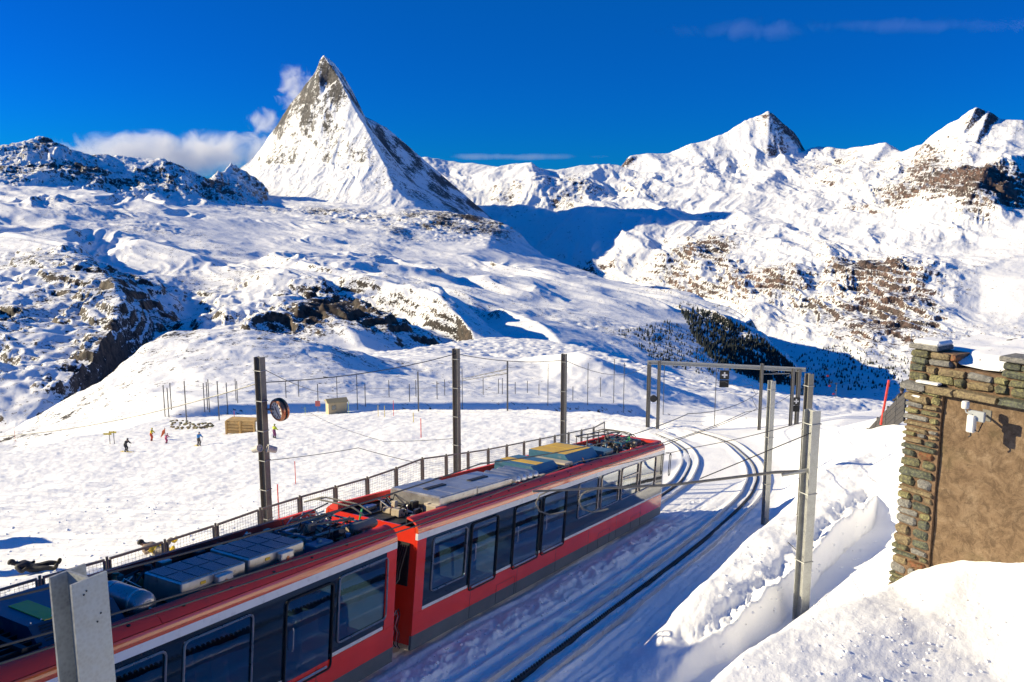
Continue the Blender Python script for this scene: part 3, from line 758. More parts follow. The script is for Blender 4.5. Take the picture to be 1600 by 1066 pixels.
M['alu'] = painted('brushed_aluminium', (0.62, 0.60, 0.57), 0.34, 0.85, 0.12, 3.0, (0.40, 0.36, 0.32))
M['deck'] = painted('dark_roof_deck', (0.035, 0.033, 0.033), 0.6, 0.1, 0.3, 3.0, (0.10, 0.085, 0.07))
M['steel_blue'] = painted('blue_grey_box_paint', (0.05, 0.16, 0.25), 0.4, 0.1, 0.15, 2.0, (0.16, 0.22, 0.26))
M['navy'] = painted('navy_box_paint', (0.02, 0.045, 0.085), 0.35, 0.1, 0.15, 2.0, (0.06, 0.08, 0.10))
M['yellow'] = painted('yellow_paint', (0.78, 0.47, 0.02), 0.4, 0, 0.08, 2.0, (0.6, 0.38, 0.05))
M['tank'] = painted('steel_tank_paint', (0.34, 0.32, 0.32), 0.28, 0.7, 0.12, 3.0)
M['cable'] = painted('black_cable', (0.02, 0.02, 0.024), 0.45)
M['insul'] = painted('blue_glazed_insulator', (0.10, 0.20, 0.32), 0.2)
M['beige'] = painted('beige_housing', (0.55, 0.46, 0.34), 0.5, 0, 0.12, 3.0, (0.35, 0.28, 0.20))
M['green'] = painted('green_tape', (0.08, 0.5, 0.16), 0.5)
M['copper'] = painted('copper_pipe', (0.5, 0.22, 0.12), 0.35, 0.8)
M['seat'] = painted('seat_fabric', (0.30, 0.29, 0.27), 0.7, 0, 0.2, 8)
M['seat_red'] = painted('seat_shell', (0.55, 0.52, 0.46), 0.5, 0, 0.1, 4)
M['interior'] = painted('interior_panel', (0.62, 0.60, 0.56), 0.5)
M['floor'] = painted('interior_floor', (0.16, 0.18, 0.21), 0.5)
M['galv'] = galvanised('galvanised_steel', (0.34, 0.35, 0.345), 0.45, 0.35)
M['galv_dark'] = galvanised('weathered_galvanised_steel', (0.17, 0.163, 0.148), 0.5, 0.3)
M['rail'] = painted('steel_rail', (0.58, 0.57, 0.57), 0.35, 0.15, 0.12, 2.0, (0.38, 0.33, 0.30))
M['rack'] = painted('greasy_rack_steel', (0.06, 0.057, 0.055), 0.4, 0.4, 0.3, 6.0)
def glass_mat(name, tint=(0.42, 0.55, 0.62)):
    m, nt, b, out = newmat(name)
    nt.nodes.remove(b)
    tr = N(nt, 'ShaderNodeBsdfTransparent'); tr.inputs[0].default_value = (*tint, 1)
    gl = N(nt, 'ShaderNodeBsdfGlossy'); gl.inputs['Roughness'].default_value = 0.015; gl.inputs[0].default_value = (0.95, 0.97, 1, 1)
    lw = N(nt, 'ShaderNodeLayerWeight'); lw.inputs['Blend'].default_value = 0.5
    fac = math_(nt, 'MULTIPLY_ADD', math_(nt, 'POWER', lw.outputs['Facing'], 3.0), 0.85, 0.15)
    n = noise(nt, 1.1, 2, 0.5, obj_pos(nt))
    bp = N(nt, 'ShaderNodeBump'); bp.inputs['Distance'].default_value = 0.004; bp.inputs['Strength'].default_value = 0.5
    nt.links.new(n.outputs[0], bp.inputs['Height']); nt.links.new(bp.outputs[0], gl.inputs['Normal'])
    mx = N(nt, 'ShaderNodeMixShader')
    nt.links.new(fac, mx.inputs[0]); nt.links.new(tr.outputs[0], mx.inputs[1]); nt.links.new(gl.outputs[0], mx.inputs[2])
    nt.links.new(mx.outputs[0], out.inputs['Surface'])
    return m
M['glass'] = glass_mat('tinted_window_glass', (0.34, 0.46, 0.57))
M['glass_far'] = glass_mat('clear_window_glass', (0.75, 0.82, 0.86))
def grille_mat(name, col_bar, col_gap, sx=26.0):
    m, nt, b, out = newmat(name)
    tc = obj_pos(nt)
    ck = N(nt, 'ShaderNodeTexBrick'); ck.inputs['Scale'].default_value = sx
    ck.offset = 0.0
    ck.inputs['Color1'].default_value = (*col_gap, 1); ck.inputs['Color2'].default_value = (*col_gap, 1); ck.inputs['Mortar'].default_value = (*col_bar, 1)
    ck.inputs['Mortar Size'].default_value = 0.03; ck.inputs['Brick Width'].default_value = 0.5; ck.inputs['Row Height'].default_value = 0.5
    nt.links.new(tc, ck.inputs['Vector'])
    nt.links.new(ck.outputs['Color'], b.inputs['Base Color']); b.inputs['Roughness'].default_value = 0.4; b.inputs['Metallic'].default_value = 0.3
    return m
M['mesh_top'] = grille_mat('wire_mesh_cover', (0.36, 0.44, 0.48), (0.05, 0.09, 0.12))

# ------------------------------------------------------------------ the train
def train_empty(u, label):
    g = GRADE if u > 0 else GRADE + 0.034       # the rear car still stands on the flatter part of the grade
    ax = Vector((SY, CY, g)).normalized(); ay = Vector((-CY, SY, 0)); az = ax.cross(ay).normalized()
    rot = Matrix((ax, ay, az)).transposed()
    return empty('railcar', Vector(P0) + ax * (u * math.sqrt(1 + g ** 2)), rot.to_euler(), label, 'railcar', 'coupled red railcars')
W = 2.75
def rrect(x0, x1, z0, z1, r, n=4):
    pts = []
    for cx, cz, a0 in ((x1 - r, z1 - r, 0), (x0 + r, z1 - r, 90), (x0 + r, z0 + r, 180), (x1 - r, z0 + r, 270)):
        for k in range(n + 1):
            a = R(a0 + 90 * k / n); pts.append((cx + r * math.cos(a), cz + r * math.sin(a)))
    return pts
def wall_holes(mb, x0, x1, z0, z1, holes, y, t):
    """upright panel between y and y+t with rectangular openings"""
    xs = sorted(set([x0, x1] + [h[0] for h in holes] + [h[1] for h in holes]))
    for a, b in zip(xs[:-1], xs[1:]):
        m = (a + b) / 2
        hs = sorted([(h[2], h[3]) for h in holes if h[0] < m < h[1]])
        z = z0
        for (h0, h1) in hs:
            if h0 > z: mb.box(((a + b) / 2, y + t / 2, (z + h0) / 2), (b - a, t, h0 - z))
            z = max(z, h1)
        if z < z1: mb.box(((a + b) / 2, y + t / 2, (z + z1) / 2), (b - a, t, z1 - z))
def add_window(car, name, x0, x1, z0, z1, y=0.0, side=-1, mat='glass', bar=None, ring=True):
    pts = rrect(x0, x1, z0, z1, 0.10)
    ys = y + side * 0.012
    fr = MB()
    ring_pts = [(p[0], ys, p[1]) for p in pts]
    fr.tube(ring_pts, 0.021, 6, closed=True)
    w = fr.build(name, M['frame'] if name == 'window' else M['rubber'], car, 40)
    pn = MB(); pr = [(p[0], y + 0.012, p[1]) for p in pts]
    pn.prism(pr, (0, 0, 0), (0, 0.012, 0)); pn.build('pane', M[mat], w)
    if bar is not None:
        b_ = MB(); b_.box(((x0 + x1) / 2, ys, bar), (x1 - x0 - 0.04, 0.03, 0.035)); b_.build('sash_bar', M['frame'], w)
    if name == 'door':
        b_ = MB(); b_.bbox(((x0 + x1) / 2, ys - 0.01, z0 + 0.07), (x1 - x0 - 0.25, 0.035, 0.05), 0.012); b_.build('sill', M['alu'], w)
        g_ = MB(); g_.tube([(x0 + 0.16, ys - .02, z0 + .75), (x0 + 0.16, ys - .045, z0 + .8), (x0 + 0.16, ys - .045, z0 + 1.15), (x0 + 0.16, ys - .02, z0 + 1.2)], 0.012, 6); g_.build('handle', M['alu'], w)
    return w
def seat_pair(car, x, y, face=1):
    b = MB()
    b.bbox((x, y, 0.95), (0.42, 0.86, 0.10), 0.03); b.bbox((x, y, 0.78), (0.10, 0.30, 0.30), 0.02)
    rot = Matrix.Rotation(R(-10 * face), 3, 'Y')
    b.bbox((x - face * 0.25, y - 0.22, 1.35), (0.09, 0.40, 0.78), 0.03, rot); b.bbox((x - face * 0.25, y + 0.22, 1.35), (0.09, 0.40, 0.78), 0.03, rot)
    o = b.build('seat', M['seat_red'], car, 30)
    h = MB(); h.bbox((x - face * 0.33, y, 1.80), (0.06, 0.62, 0.13), 0.025, rot); h.build('headrest', M['seat'], o)

def make_car(u0, u1, label, windows, doors, far, front=False, seams=(), holes_u=()):
    L = u1 - u0
    car = train_empty(u0, label)
    sk = MB(); sk.box((L / 2, 0.03, 0.20), (L, 0.06, 0.34)); sk.box((L / 2, W - 0.03, 0.20), (L, 0.06, 0.34))
    sk.build('skirt', M['grey_skirt'], car)
    for a in (0.22, 0.62, 0.80):
        fl = MB(); w_ = 1.05
        x = L * a
        for p, q in (((x, 0.04), (x, 0.56)), ((x, 0.56), (x + w_, 0.56)), ((x + w_, 0.56), (x + w_, 0.04))):
            fl.tube([(p[0], -0.003, p[1]), (q[0], -0.003, q[1])], 0.006, 4)
        fl.build('access_flap', M['black'], car)
    lo = MB(); lo.box((L / 2, 0.03, 0.622), (L, 0.064, 0.50)); lo.box((L / 2, W - 0.03, 0.622), (L, 0.064, 0.50))
    lo.build('lower_panel', M['red'], car)
    for k in range(1, int(L / 2.9) + 1):
        se = MB(); se.box((k * L / (int(L / 2.9) + 1), -0.0035, 0.45), (0.012, 0.004, 0.82)); se.build('panel_seam', M['black'], car)
    # window band
    xs0, xs1 = (0.36, L - 0.36) if not front else (0.36, L - 0.10)
    for nm, x0, x1, m in (('end_panel', 0, xs0, 'red'), ('end_panel', xs1, L, 'red' if not front else 'white')):
        e_ = MB(); e_.box(((x0 + x1) / 2, 0.03, 1.735), (x1 - x0 - 0.004, 0.062, 1.72)); e_.build(nm, M[m], car)
    cuts = sorted([(d[0] - u0, d[1] - u0) for d in doors])
    x = xs0 + 0.002
    for a, b in cuts + [(xs1, xs1)]:
        if a - 0.02 > x:
            st = MB(); st.bbox(((x + a - 0.02) / 2, 0.03, 0.918), (a - 0.02 - x, 0.066, 0.085), 0.02); st.build('white_sill_stripe', M['white'], car)
        x = b + 0.02
    band = MB()
    holes = [(w_[0] - u0, w_[1] - u0, w_[2], w_[3]) for w_ in windows + doors]
    wall_holes(band, xs0, xs1, 0.965, 2.595, holes, 0.004, 0.055)
    # below the sill line where the doors cut deeper
    band.build('window_band', M['dark_band'], car)
    for w_ in windows: add_window(car, 'window', w_[0] - u0, w_[1] - u0, w_[2], w_[3], 0.0, bar=(w_[4] if len(w_) > 4 else None))
    for w_ in doors: add_window(car, 'door', w_[0] - u0, w_[1] - u0, w_[2], w_[3], -0.012)
    fb = MB(); fz = 0.92; fh = [(a - u0, b - u0, fz, 2.45) for a, b in far]
    wall_holes(fb, 0, L, 0.875, 2.595, fh, W - 0.06, 0.06)
    fb.build('far_side_wall', M['dark_band'], car)
    for a, b in far: add_window(car, 'window', a - u0, b - u0, fz, 2.45, W - 0.03, 1, 'glass_far')
    cr = MB(); cr.box((L / 2, 0.03, 2.67), (L, 0.07, 0.15)); cr.box((L / 2, W - 0.03, 2.67), (L, 0.07, 0.15)); cr.build('cant_rail', M['white'], car)
    cove = MB()
    prof = [(-0.004, 2.745), (0.0, 2.80), (0.012, 2.86), (0.035, 2.90), (0.10, 2.90), (0.10, 2.745)]
    cove.prism([(0, y, z) for y, z in prof], (0, 0, 0), (L, 0, 0)); cove.prism([(0, W - y, z) for y, z in prof], (0, 0, 0), (L, 0, 0))
    cove.build('cove', M['orange_red'], car, 50)
    # roof edge panels
    ss = [0.0] + [s_ - u0 for s_ in seams] + [L]
    for a, b in zip(ss[:-1], ss[1:]):
        rp = MB()
        pr = [(0.03, 2.915), (0.10, 2.985), (0.20, 3.045), (0.30, 3.075), (0.345, 3.07), (0.345, 3.03), (0.20, 3.0), (0.10, 2.93)]
        rp.prism([(a + 0.006, y, z) for y, z in pr], (0, 0, 0), (b - a - 0.012, 0, 0))
        o = rp.build('roof_panel', M['red_roof'], car, 35)
        n = max(1, int((b - a) / 0.85))
        for k in range(n):
            h_ = MB(); x = a + (k + 0.5) * (b - a) / n
            h_.lathe((x, 0.155, 3.012), [(0.032, 0), (0.032, 0.02)], 8); h_.build('drain_hole', M['rubber'], o)
    rr = MB()
    rr.prism([(0, W - 0.03, 2.9), (0, W - 0.20, 3.02), (0, W - 0.36, 3.05), (0, W - 0.38, 2.86), (0, W - 0.30, 2.86), (0, W - 0.05, 2.88)], (0, 0, 0), (L, 0, 0)); rr.build('far_roof_edge', M['red_roof'], car)
    dk = MB(); dk.box((L / 2, W / 2, 2.79), (L - 0.02, W - 0.5, 0.05)); dk.box((L / 2, 0.36, 2.92), (L - .02, 0.02, 0.24)); dk.build('roof_deck', M['deck'], car)
    for y in (0.62, 1.12, 1.70, 2.15):
        g_ = MB(); g_.box((L / 2, y, 2.835), (L - 0.1, 0.05, 0.04)); g_.build('roof_runner', M['black'], car)
    fl = MB(); fl.box((L / 2, W / 2, 0.52), (L - 0.1, W - 0.14, 0.06)); fl.build('floor', M['floor'], car)
    cl = MB(); cl.box((L / 2, W / 2, 2.70), (L - 0.1, W - 0.16, 0.05)); cl.build('ceiling', M['interior'], car)
    for x, nm in ((0.02, 'bulkhead'), (L - 0.02, 'bulkhead')):
        if front and x > 1: continue
        e_ = MB(); e_.box((x, W / 2, 1.50), (0.04, W - 0.13, 2.72)); e_.build(nm, M['red'], car)
        e_ = MB(); e_.box((x + (.05 if x < 1 else -.05), W / 2, 1.60), (0.03, W - 0.16, 2.1)); e_.build('bulkhead_lining', M['interior'], car)
    return car, L

# ---- rear car (left in the picture)
c1_windows = [(-2.03, -0.44, 1.12, 2.48), (-5.8, -4.33, 1.12, 2.48), (-9.2, -6.15, 1.12, 2.48), (-14.0, -11.6, 1.1, 2.4), (-16.8, -14.4, 1.1, 2.4)]
c1_doors = [(-3.52, -2.22, 0.70, 2.44), (-10.9, -9.6, 0.70, 2.44)]
far1 = [(-16, -14), (-13, -11), (-10, -8.2), (-7.8, -6.0), (-5.6, -3.9), (-3.6, -2.0), (-1.8, -0.5)]
car1, L1 = make_car(-17.6, -0.12, 'red and white railcar in shade nearest the camera with two blue roof boxes', c1_windows, c1_doors, far1, seams=(-14.2, -10.3, -6.2, -3.2))
c2_windows = [(1.13, 2.64, 1.24, 2.50), (9.56, 11.22, 1.42, 2.56, 2.2), (11.5, 13.16, 1.42, 2.57), (13.42, 15.13, 1.42, 2.57, 2.2), (15.42, 17.2, 1.42, 2.58)]
c2_doors = [(2.86, 4.22, 0.80, 2.52), (5.16, 6.75, 0.80, 2.54), (6.96, 8.57, 0.80, 2.55)]
far2 = [(0.9, 2.6), (3.0, 4.4), (5.3, 6.9), (9.4, 11.2), (11.6, 13.2), (13.6, 15.2), (15.6, 17.2)]
car2, L2 = make_car(0.46, 18.25, 'red and white railcar with sunlit silver and yellow roof gear ahead of the shaded car', c2_windows, c2_doors, far2, front=True, seams=(4.5, 9.4, 14.0))
for x in (1.2, 3.0, 7.0, 8.9, 11.3, 13.2, 15.0, 16.4):
    seat_pair(car1, x, 0.62); seat_pair(car1, x + .2, 2.1)
for x in (1.0, 2.9, 3.1 + 5.6, 10.2, 11.6, 13.0, 14.4, 15.8):
    seat_pair(car2, x, 0.62); seat_pair(car2, x + .2, 2.1)
for x in (4.45,):
    pn = MB(); pn.bbox((x, 0.55, 1.5), (0.04, 0.85, 1.7), 0.01); pn.build('partition', M['seat_red'], car2)
# cab front of the leading car
nose = MB()
yy = [0.02, 0.10, 0.30, 0.8, W / 2, W - 0.8, W - 0.30, W - 0.10, W - 0.02]
def bulge(y): 
    t = (y - W / 2) / (W / 2); return 0.36 * (1 - abs(t) ** 3.2)
vs, fs, mi = [], [], []
zz = [0.06, 0.40, 0.88, 1.30, 2.45, 2.75, 2.92, 3.04]
inset = [0.12, 0.03, 0.0, 0.0, 0.10, 0.18, 0.30, 0.46]
for z, i_ in zip(zz, inset):
    for y in yy: vs.append((L2 + bulge(y) - i_ + 0.02, y, z))
n_ = len(yy)
for r_ in range(len(zz) - 1):
    for k in range(n_ - 1):
        fs.append((r_ * n_ + k, r_ * n_ + k + 1, (r_ + 1) * n_ + k + 1, (r_ + 1) * n_ + k))
        mi.append({0: 0, 1: 1, 2: 2, 3: 3, 4: 2, 5: 2, 6: 2}[r_])
nb = MB(); nb.v = vs; nb.f = fs; nb.m = mi
nose_o = nb.build('cab_front', [M['grey_skirt'], M['red'], M['white'], M['dark_band']], car2, 60)
vis = MB(); vis.bbox((L2 - 0.02, W / 2, 3.0), (0.5, W - 0.5, 0.12), 0.03); vis.build('cab_visor', M['red_roof'], car2)
mir = MB(); mir.tube([(L2 + 0.05, -0.03, 2.62), (L2 + 0.22, -0.16, 2.60), (L2 + 0.25, -0.17, 2.5)], 0.014, 6)
mir.tube([(L2 + 0.16, -0.16, 1.42 + t) if False else (x, -0.17, z) for x, z, t in ((L2 + 0.16, 1.72, 0), (L2 + 0.16, 2.5, 0), (L2 + 0.22, 2.58, 0), (L2 + 0.30, 2.58, 0), (L2 + 0.36, 2.5, 0), (L2 + 0.36, 1.72, 0), (L2 + 0.30, 1.64, 0), (L2 + 0.22, 1.64, 0))], 0.016, 6, closed=True)
mir.build('wing_mirror', M['rubber'], car2, 40)
lamp = MB(); lamp.lathe((L2 + 0.12, 0.20, 1.06), [(0.0, 0.12), (0.10, 0.10), (0.11, 0)], 12, 'x'); lamp.build('headlight', M['alu'], car2)
bumper = MB(); bumper.bbox((L2 + 0.12, W / 2, 0.28), (0.34, 1.4, 0.22), 0.06); bumper.build('coupler_cover', M['black'], car2)
# gangway and hoses between the cars
gw = MB()
for k in range(6):
    gw.bbox((-0.49 + k * 0.09, W / 2, 1.55), (0.045, 1.5 - 0.08 * (k % 2), 2.05 - 0.08 * (k % 2)), 0.02)
gw.build('gangway_bellows', M['rubber'], car2)
ves = MB(); ves.box((-0.03, 0.36, 2.0), (0.03, 0.34, 1.0)); ves.build('hose_recess', M['rubber'], car2)
for k in range(5):
    h = MB(); y = 0.24 + 0.06 * k
    h.tube([(-0.05, y, 2.45), (-0.16, y, 2.2), (-0.24, y + 0.03, 1.9), (-0.30, y, 1.72), (-0.46, y, 1.62)], 0.016, 6); h.build('jumper_hose', M['cable'], car2, 40)
for k in range(6):
    h = MB(); y = 0.16 + 0.055 * k; d = 0.05 * (k % 3)
    h.tube([(-0.44, y, 0.98 - d), (-0.36, y, 1.08 - d), (-0.28, y, 0.92 - d), (-0.34, y + .02, 0.66), (-0.25, y, 0.48), (-0.30, y, 0.22), (-0.2, y, 0.12)], 0.013, 6)
    h.build('brake_hose', M['alu'] if k % 2 else M['cable'], car2, 40)
cpl = MB(); cpl.bbox((-0.28, W / 2 - 0.5, 0.30), (0.5, 0.5, 0.22), 0.04); cpl.build('coupler', M['black'], car2)

# ---- roof gear
def roof_box(car, u0, u1, y0, y1, z1, car_u, mat, top=None, grille=True, h=0.40):
    x0, x1 = u0 - car_u, u1 - car_u
    b = MB(); b.bbox(((x0 + x1) / 2, (y0 + y1) / 2, z1 - h / 2), (x1 - x0, y1 - y0, h), 0.02)
    o = b.build('roof_unit', mat, car)
    if top == 'mesh':
        nx, ny = 4, 2
        dx, dy = (x1 - x0 - 0.06) / nx, (y1 - y0 - 0.06) / ny
        for i in range(nx):
            for j in range(ny):
                g = MB(); g.box((x0 + 0.03 + (i + .5) * dx, y0 + 0.03 + (j + .5) * dy, z1 + 0.006), (dx - 0.035, dy - 0.035, 0.012))
                g.build('fan_cover', M['mesh_top'], o)
        for k, (px_, mm) in enumerate(((0.60, 'alu'),)):
            g = MB(); g.bbox((x0 + (x1 - x0) * px_, y0 - 0.07, z1 - 0.16), (0.34, 0.12, 0.24), 0.015); g.build('terminal_box', M['alu'], o)
            g = MB(); g.box((x0 + (x1 - x0) * (px_ - .28), y0 - 0.006, z1 - 0.10), (0.11, 0.012, 0.05)); g.build('warning_label', M['yellow'], o)
            g = MB(); g.tube([(x0 + (x1 - x0) * px_ - .17, y0 - 0.05, z1 - 0.18), (x0 + (x1 - x0) * px_ - .34, y0 - 0.1, z1 - 0.24), (x0 + (x1 - x0) * px_ - .5, y0 - 0.13, z1 - 0.40)], 0.02, 6); g.build('cable', M['cable'], o, 40)
            g = MB(); g.lathe((x0 + (x1 - x0) * px_, y0 - 0.135, z1 - 0.16), [(0.04, -0.006), (0.04, 0.006)], 10, 'y'); g.build('plug', M['copper'], o)
    if top == 'lid':
        for i in range(3):
            g = MB(); w_ = (x1 - x0) / 3
            g.bbox((x0 + (i + .5) * w_, (y0 + y1) / 2, z1 + 0.008), (w_ - 0.03, y1 - y0 - 0.06, 0.02), 0.006); g.build('lid_panel', mat, o)
        g = MB(); g.box(((x0 + x1) / 2, (y0 + y1) / 2, z1 + 0.03), ((x1 - x0) * .5, 0.14, 0.02)); g.build('lid_handle', M['black'], o)
    if grille:
        for k in range(3):
            g = MB()
            for q in range(5): g.box((x0 + 0.25 + k * (x1 - x0) * .32, y0 - 0.004, z1 - h + 0.08 + q * 0.025), (0.2, 0.012, 0.012))
            g.build('vent', M['black'], o)
    return o
U1, U2 = -17.6, 0.46
ROOF = 3.25
roof_box(car1, -5.50, -4.10, 0.46, 1.40, ROOF, U1, M['alu'], 'mesh', False)
roof_box(car1, -3.98, -2.55, 0.50, 1.52, ROOF, U1, M['alu'], 'mesh', False)
tk = MB(); xt = -6.15 - U1
tk.lathe((xt, 0.42, 3.08), [(0.0, 0), (0.12, 0.012), (0.19, 0.06), (0.215, 0.14), (0.215, 0.95), (0.19, 1.03), (0.12, 1.07), (0.0, 1.08)], 20, 'y')
tko = tk.build('air_tank', M['tank'], car1, 40)
for yy_ in (0.68, 1.25):
    g = MB(); g.lathe((xt, yy_, 3.08), [(0.222, -0.02), (0.222, 0.02)], 20, 'y'); g.build('tank_strap', M['alu'], tko, 40)
g = MB(); g.box((xt - 0.03, 0.425, 3.14), (0.13, 0.02, 0.07)); g.build('name_plate', M['beige'], tko)
g = MB(); g.tube([(xt, 0.41, 3.06), (xt + .02, 0.36, 3.04), (xt + .05, .33, 2.95), (xt - .03, 0.36, 2.84)], 0.018, 6); g.build('pipe', M['alu'], tko, 40)
cb = MB(); x0, x1 = -7.9 - U1, -6.55 - U1
cb.prism([(x0, 0.42, 2.86), (x0, 0.42, 2.98), (x0, 0.75, 3.26), (x0, 2.1, 3.26), (x0, 2.1, 2.86)], (0, 0, 0), (x1 - x0, 0, 0))
cbo = cb.build('cooling_unit', M['navy'], car1)
g = MB(); g.box((x0 + .40, 1.2, 3.268), (0.30, 0.9, 0.012)); g.build('yellow_stripe', M['yellow'], cbo)
for k in range(6):
    g = MB(); rot = Matrix.Rotation(R(-40), 3, 'X'); g.box(((x0 + x1) / 2, 0.52 + k * .035, 3.065 + k * .033), (x1 - x0 - .25, .008, .022), rot); g.build('louvre', M['black'], cbo)
for k in range(8):
    g = MB(); g.lathe((x0 + 0.08 + k * .16, 0.82, 3.26), [(0.018, 0), (0.012, 0.02)], 6); g.build('bolt', M['alu'], cbo)
bd = MB(); xb = -8.75 - U1
bd.lathe((xb, 0.45, 3.0), [(0.0, 0), (0.22, 0.01), (0.26, 0.05), (0.26, 0.85), (0.22, 0.9), (0, 0.9)], 18, 'y'); bdo = bd.build('air_duct', M['steel_blue'], car1, 40)
fw = MB()
for k in range(9):
    fw.box((-8.2 - U1, 0.5 + k * 0.17, 2.98), (0.7, 0.03, 0.2))
fw.build('resistor_bank', M['black'], car1)
fr_ = MB(); fr_.box((-8.15 - U1, 1.2, 3.1), (0.08, 1.6, 0.06)); fr_.box((-9.6 - U1, 1.2, 3.0), (1.2, 1.6, 0.35)); fr_.build('equipment_frame', M['black'], car1)
g = MB(); g.bbox((-2.05 - U1, 0.55, 2.98), (0.55, 0.30, 0.24), 0.02); g.lathe((-2.05 - U1, .55, 3.10), [(0.06, 0), (0.06, .05), (.03, .07)], 10); g.build('control_box', M['steel_blue'], car1)

def pantograph(car, xc, yc, z0, flip=1):
    base = MB()
    for y in (-0.42, 0.42): base.tube([(xc - .9, yc + y, z0), (xc + .9, yc + y, z0)], 0.03, 6)
    for x in (-.8, 0, .8): base.tube([(xc + x, yc - .42, z0), (xc + x, yc + .42, z0)], 0.025, 6)
    o = base.build('pantograph', M['steel_blue'], car, 40)
    for x in (-.8, .8):
        for y in (-.42, .42):
            g = MB(); prof = []
            for k in range(5): prof += [(0.035, 0.045 * k), (0.065, 0.045 * k + .012), (0.035, .045 * k + .024)]
            g.lathe((xc + x, yc + y, z0 - 0.24), prof, 10); g.build('insulator', M['insul'], o, 40)
    for y in (-.30, .30):
        g = MB(); g.tube([(xc + .75 * flip, yc + y, z0 + .05), (xc - .65 * flip, yc + y * .8, z0 + .20)], [0.035, 0.022], 6); g.build('lower_arm', M['galv_dark'], o, 40)
        g = MB(); g.tube([(xc - .65 * flip, yc + y * .8, z0 + .20), (xc + .55 * flip, yc + y * .9, z0 + .34)], [0.022, 0.016], 6); g.build('upper_arm', M['galv_dark'], o, 40)
    hd = MB()
    for dx in (-.12, .12):
        pts = [(xc + .55 * flip + dx, yc + t * .85, z0 + .36 + .06 - .16 * max(0, abs(t) - .6) ** 1 * 2) for t in np.linspace(-1, 1, 13)]
        hd.tube(pts, 0.02, 6)
    for t in (-.5, .5): hd.tube([(xc + .55 * flip - .12, yc + t * .85, z0 + .42), (xc + .55 * flip + .12, yc + t * .85, z0 + .42)], 0.014, 6)
    hd.build('collector_head', M['galv_dark'], o, 40)
    for k in range(7):
        g = MB(); a = random.uniform(-.8, .8); b_ = random.uniform(-.45, .45)
        g.tube([(xc + a, yc + b_, z0 + .02), (xc + a + random.uniform(-.2, .2), yc + b_ + random.uniform(-.2, .2), z0 + random.uniform(.08, .22)), (xc + a + random.uniform(-.35, .35), yc + b_ + random.uniform(-.3, .3), z0 - .05)], 0.016, 6)
        g.build('cable', M['cable'], o, 40)
    return o
pantograph(car1, -1.25 - U1, 1.25, 3.12, 1)
pantograph(car2, 16.3 - U2, 1.3, 3.16, -1)
# clutter on both roofs: valve blocks, transformers, pipes
def clutter(car, x0, x1, y0, y1, n, seed):
    rn = random.Random(seed)
    for k in range(n):
        x, y = rn.uniform(x0, x1), rn.uniform(y0, y1)
        t = rn.random()
        g = MB()
        if t < 0.35:
            s = (rn.uniform(.12, .32), rn.uniform(.10, .26), rn.uniform(.10, .30)); g.bbox((x, y, 2.82 + s[2] / 2), s, 0.02); g.build('valve_block', M[rn.choice(['black', 'beige', 'galv_dark', 'alu'])], car)
        elif t < 0.6:
            r_ = rn.uniform(.05, .11); g.lathe((x, y, 2.82), [(r_, 0), (r_, .12), (r_ * .7, .16), (r_ * .7, .24), (0, .25)], 12); g.build('contactor', M[rn.choice(['black', 'copper', 'beige', 'insul'])], car, 40)
        else:
            pts = [(x, y, 2.9)]
            for q in range(4): pts.append((min(max(pts[-1][0] + rn.uniform(-.35, .35), x0), x1), min(max(pts[-1][1] + rn.uniform(-.25, .25), y0), y1), rn.uniform(2.86, 3.16)))
            g.tube(pts, rn.uniform(.012, .024), 6); g.build('pipe', M[rn.choice(['cable', 'cable', 'alu', 'copper'])], car, 40)
clutter(car1, -2.3 - U1, -0.25 - U1, 0.5, 2.15, 42, 3)
clutter(car2, 0.7, 1.5, 0.5, 2.1, 20, 5)
clutter(car2, 13.6, 17.4, 0.45, 2.2, 64, 8)
clutter(car2, 5.8 - .46, 13.2 - .46, 0.42, 0.60, 26, 21)
clutter(car1, -6.0 + 17.6, -2.4 + 17.6, 1.55, 2.2, 30, 31)
for xx, cc in ((-.5 - U1, car1), (16.0 - U2, car2)):
    g = MB(); g.tube([(xx, .75, 3.25), (xx + .1, .8, 3.42), (xx + .2, .9, 3.3), (xx + .22, .95, 3.1)], 0.022, 6); g.build('earth_strap', M['green'], cc, 40)
cbk = MB(); cbk.bbox((-.45 - U1, .70, 3.05), (0.85, .26, .22), 0.08); cbk.build('motor_housing', M['galv_dark'], car1, 40)
roof_box(car2, 1.95, 3.72, 0.42, 1.95, ROOF + .02, U2, M['alu'], 'lid', True)
roof_box(car2, 3.78, 5.65, 0.42, 1.62, ROOF + .0, U2, M['alu'], 'lid', True)
g = MB(); g.bbox((1.55, .55, 2.98), (0.5, .3, .2), .02); g.build('control_box', M['beige'], car2)
for k in range(4):
    g = MB(); xk = 6.15 + k * .38 - U2
    g.lathe((xk, 0.42, 3.06), [(0.0, 0), (0.10, 0.01), (0.165, 0.06), (0.175, 0.12), (0.175, 1.15), (0.1, 1.22), (0, 1.22)], 16, 'y'); oo = g.build('gas_cylinder', M['alu'], car2, 40)
    h = MB(); h.tube([(xk, .44, 3.05), (xk + .04, .37, 3.02), (xk + .06, .36, 2.86)], .014, 6); h.build('pipe', M['copper'], oo, 40)
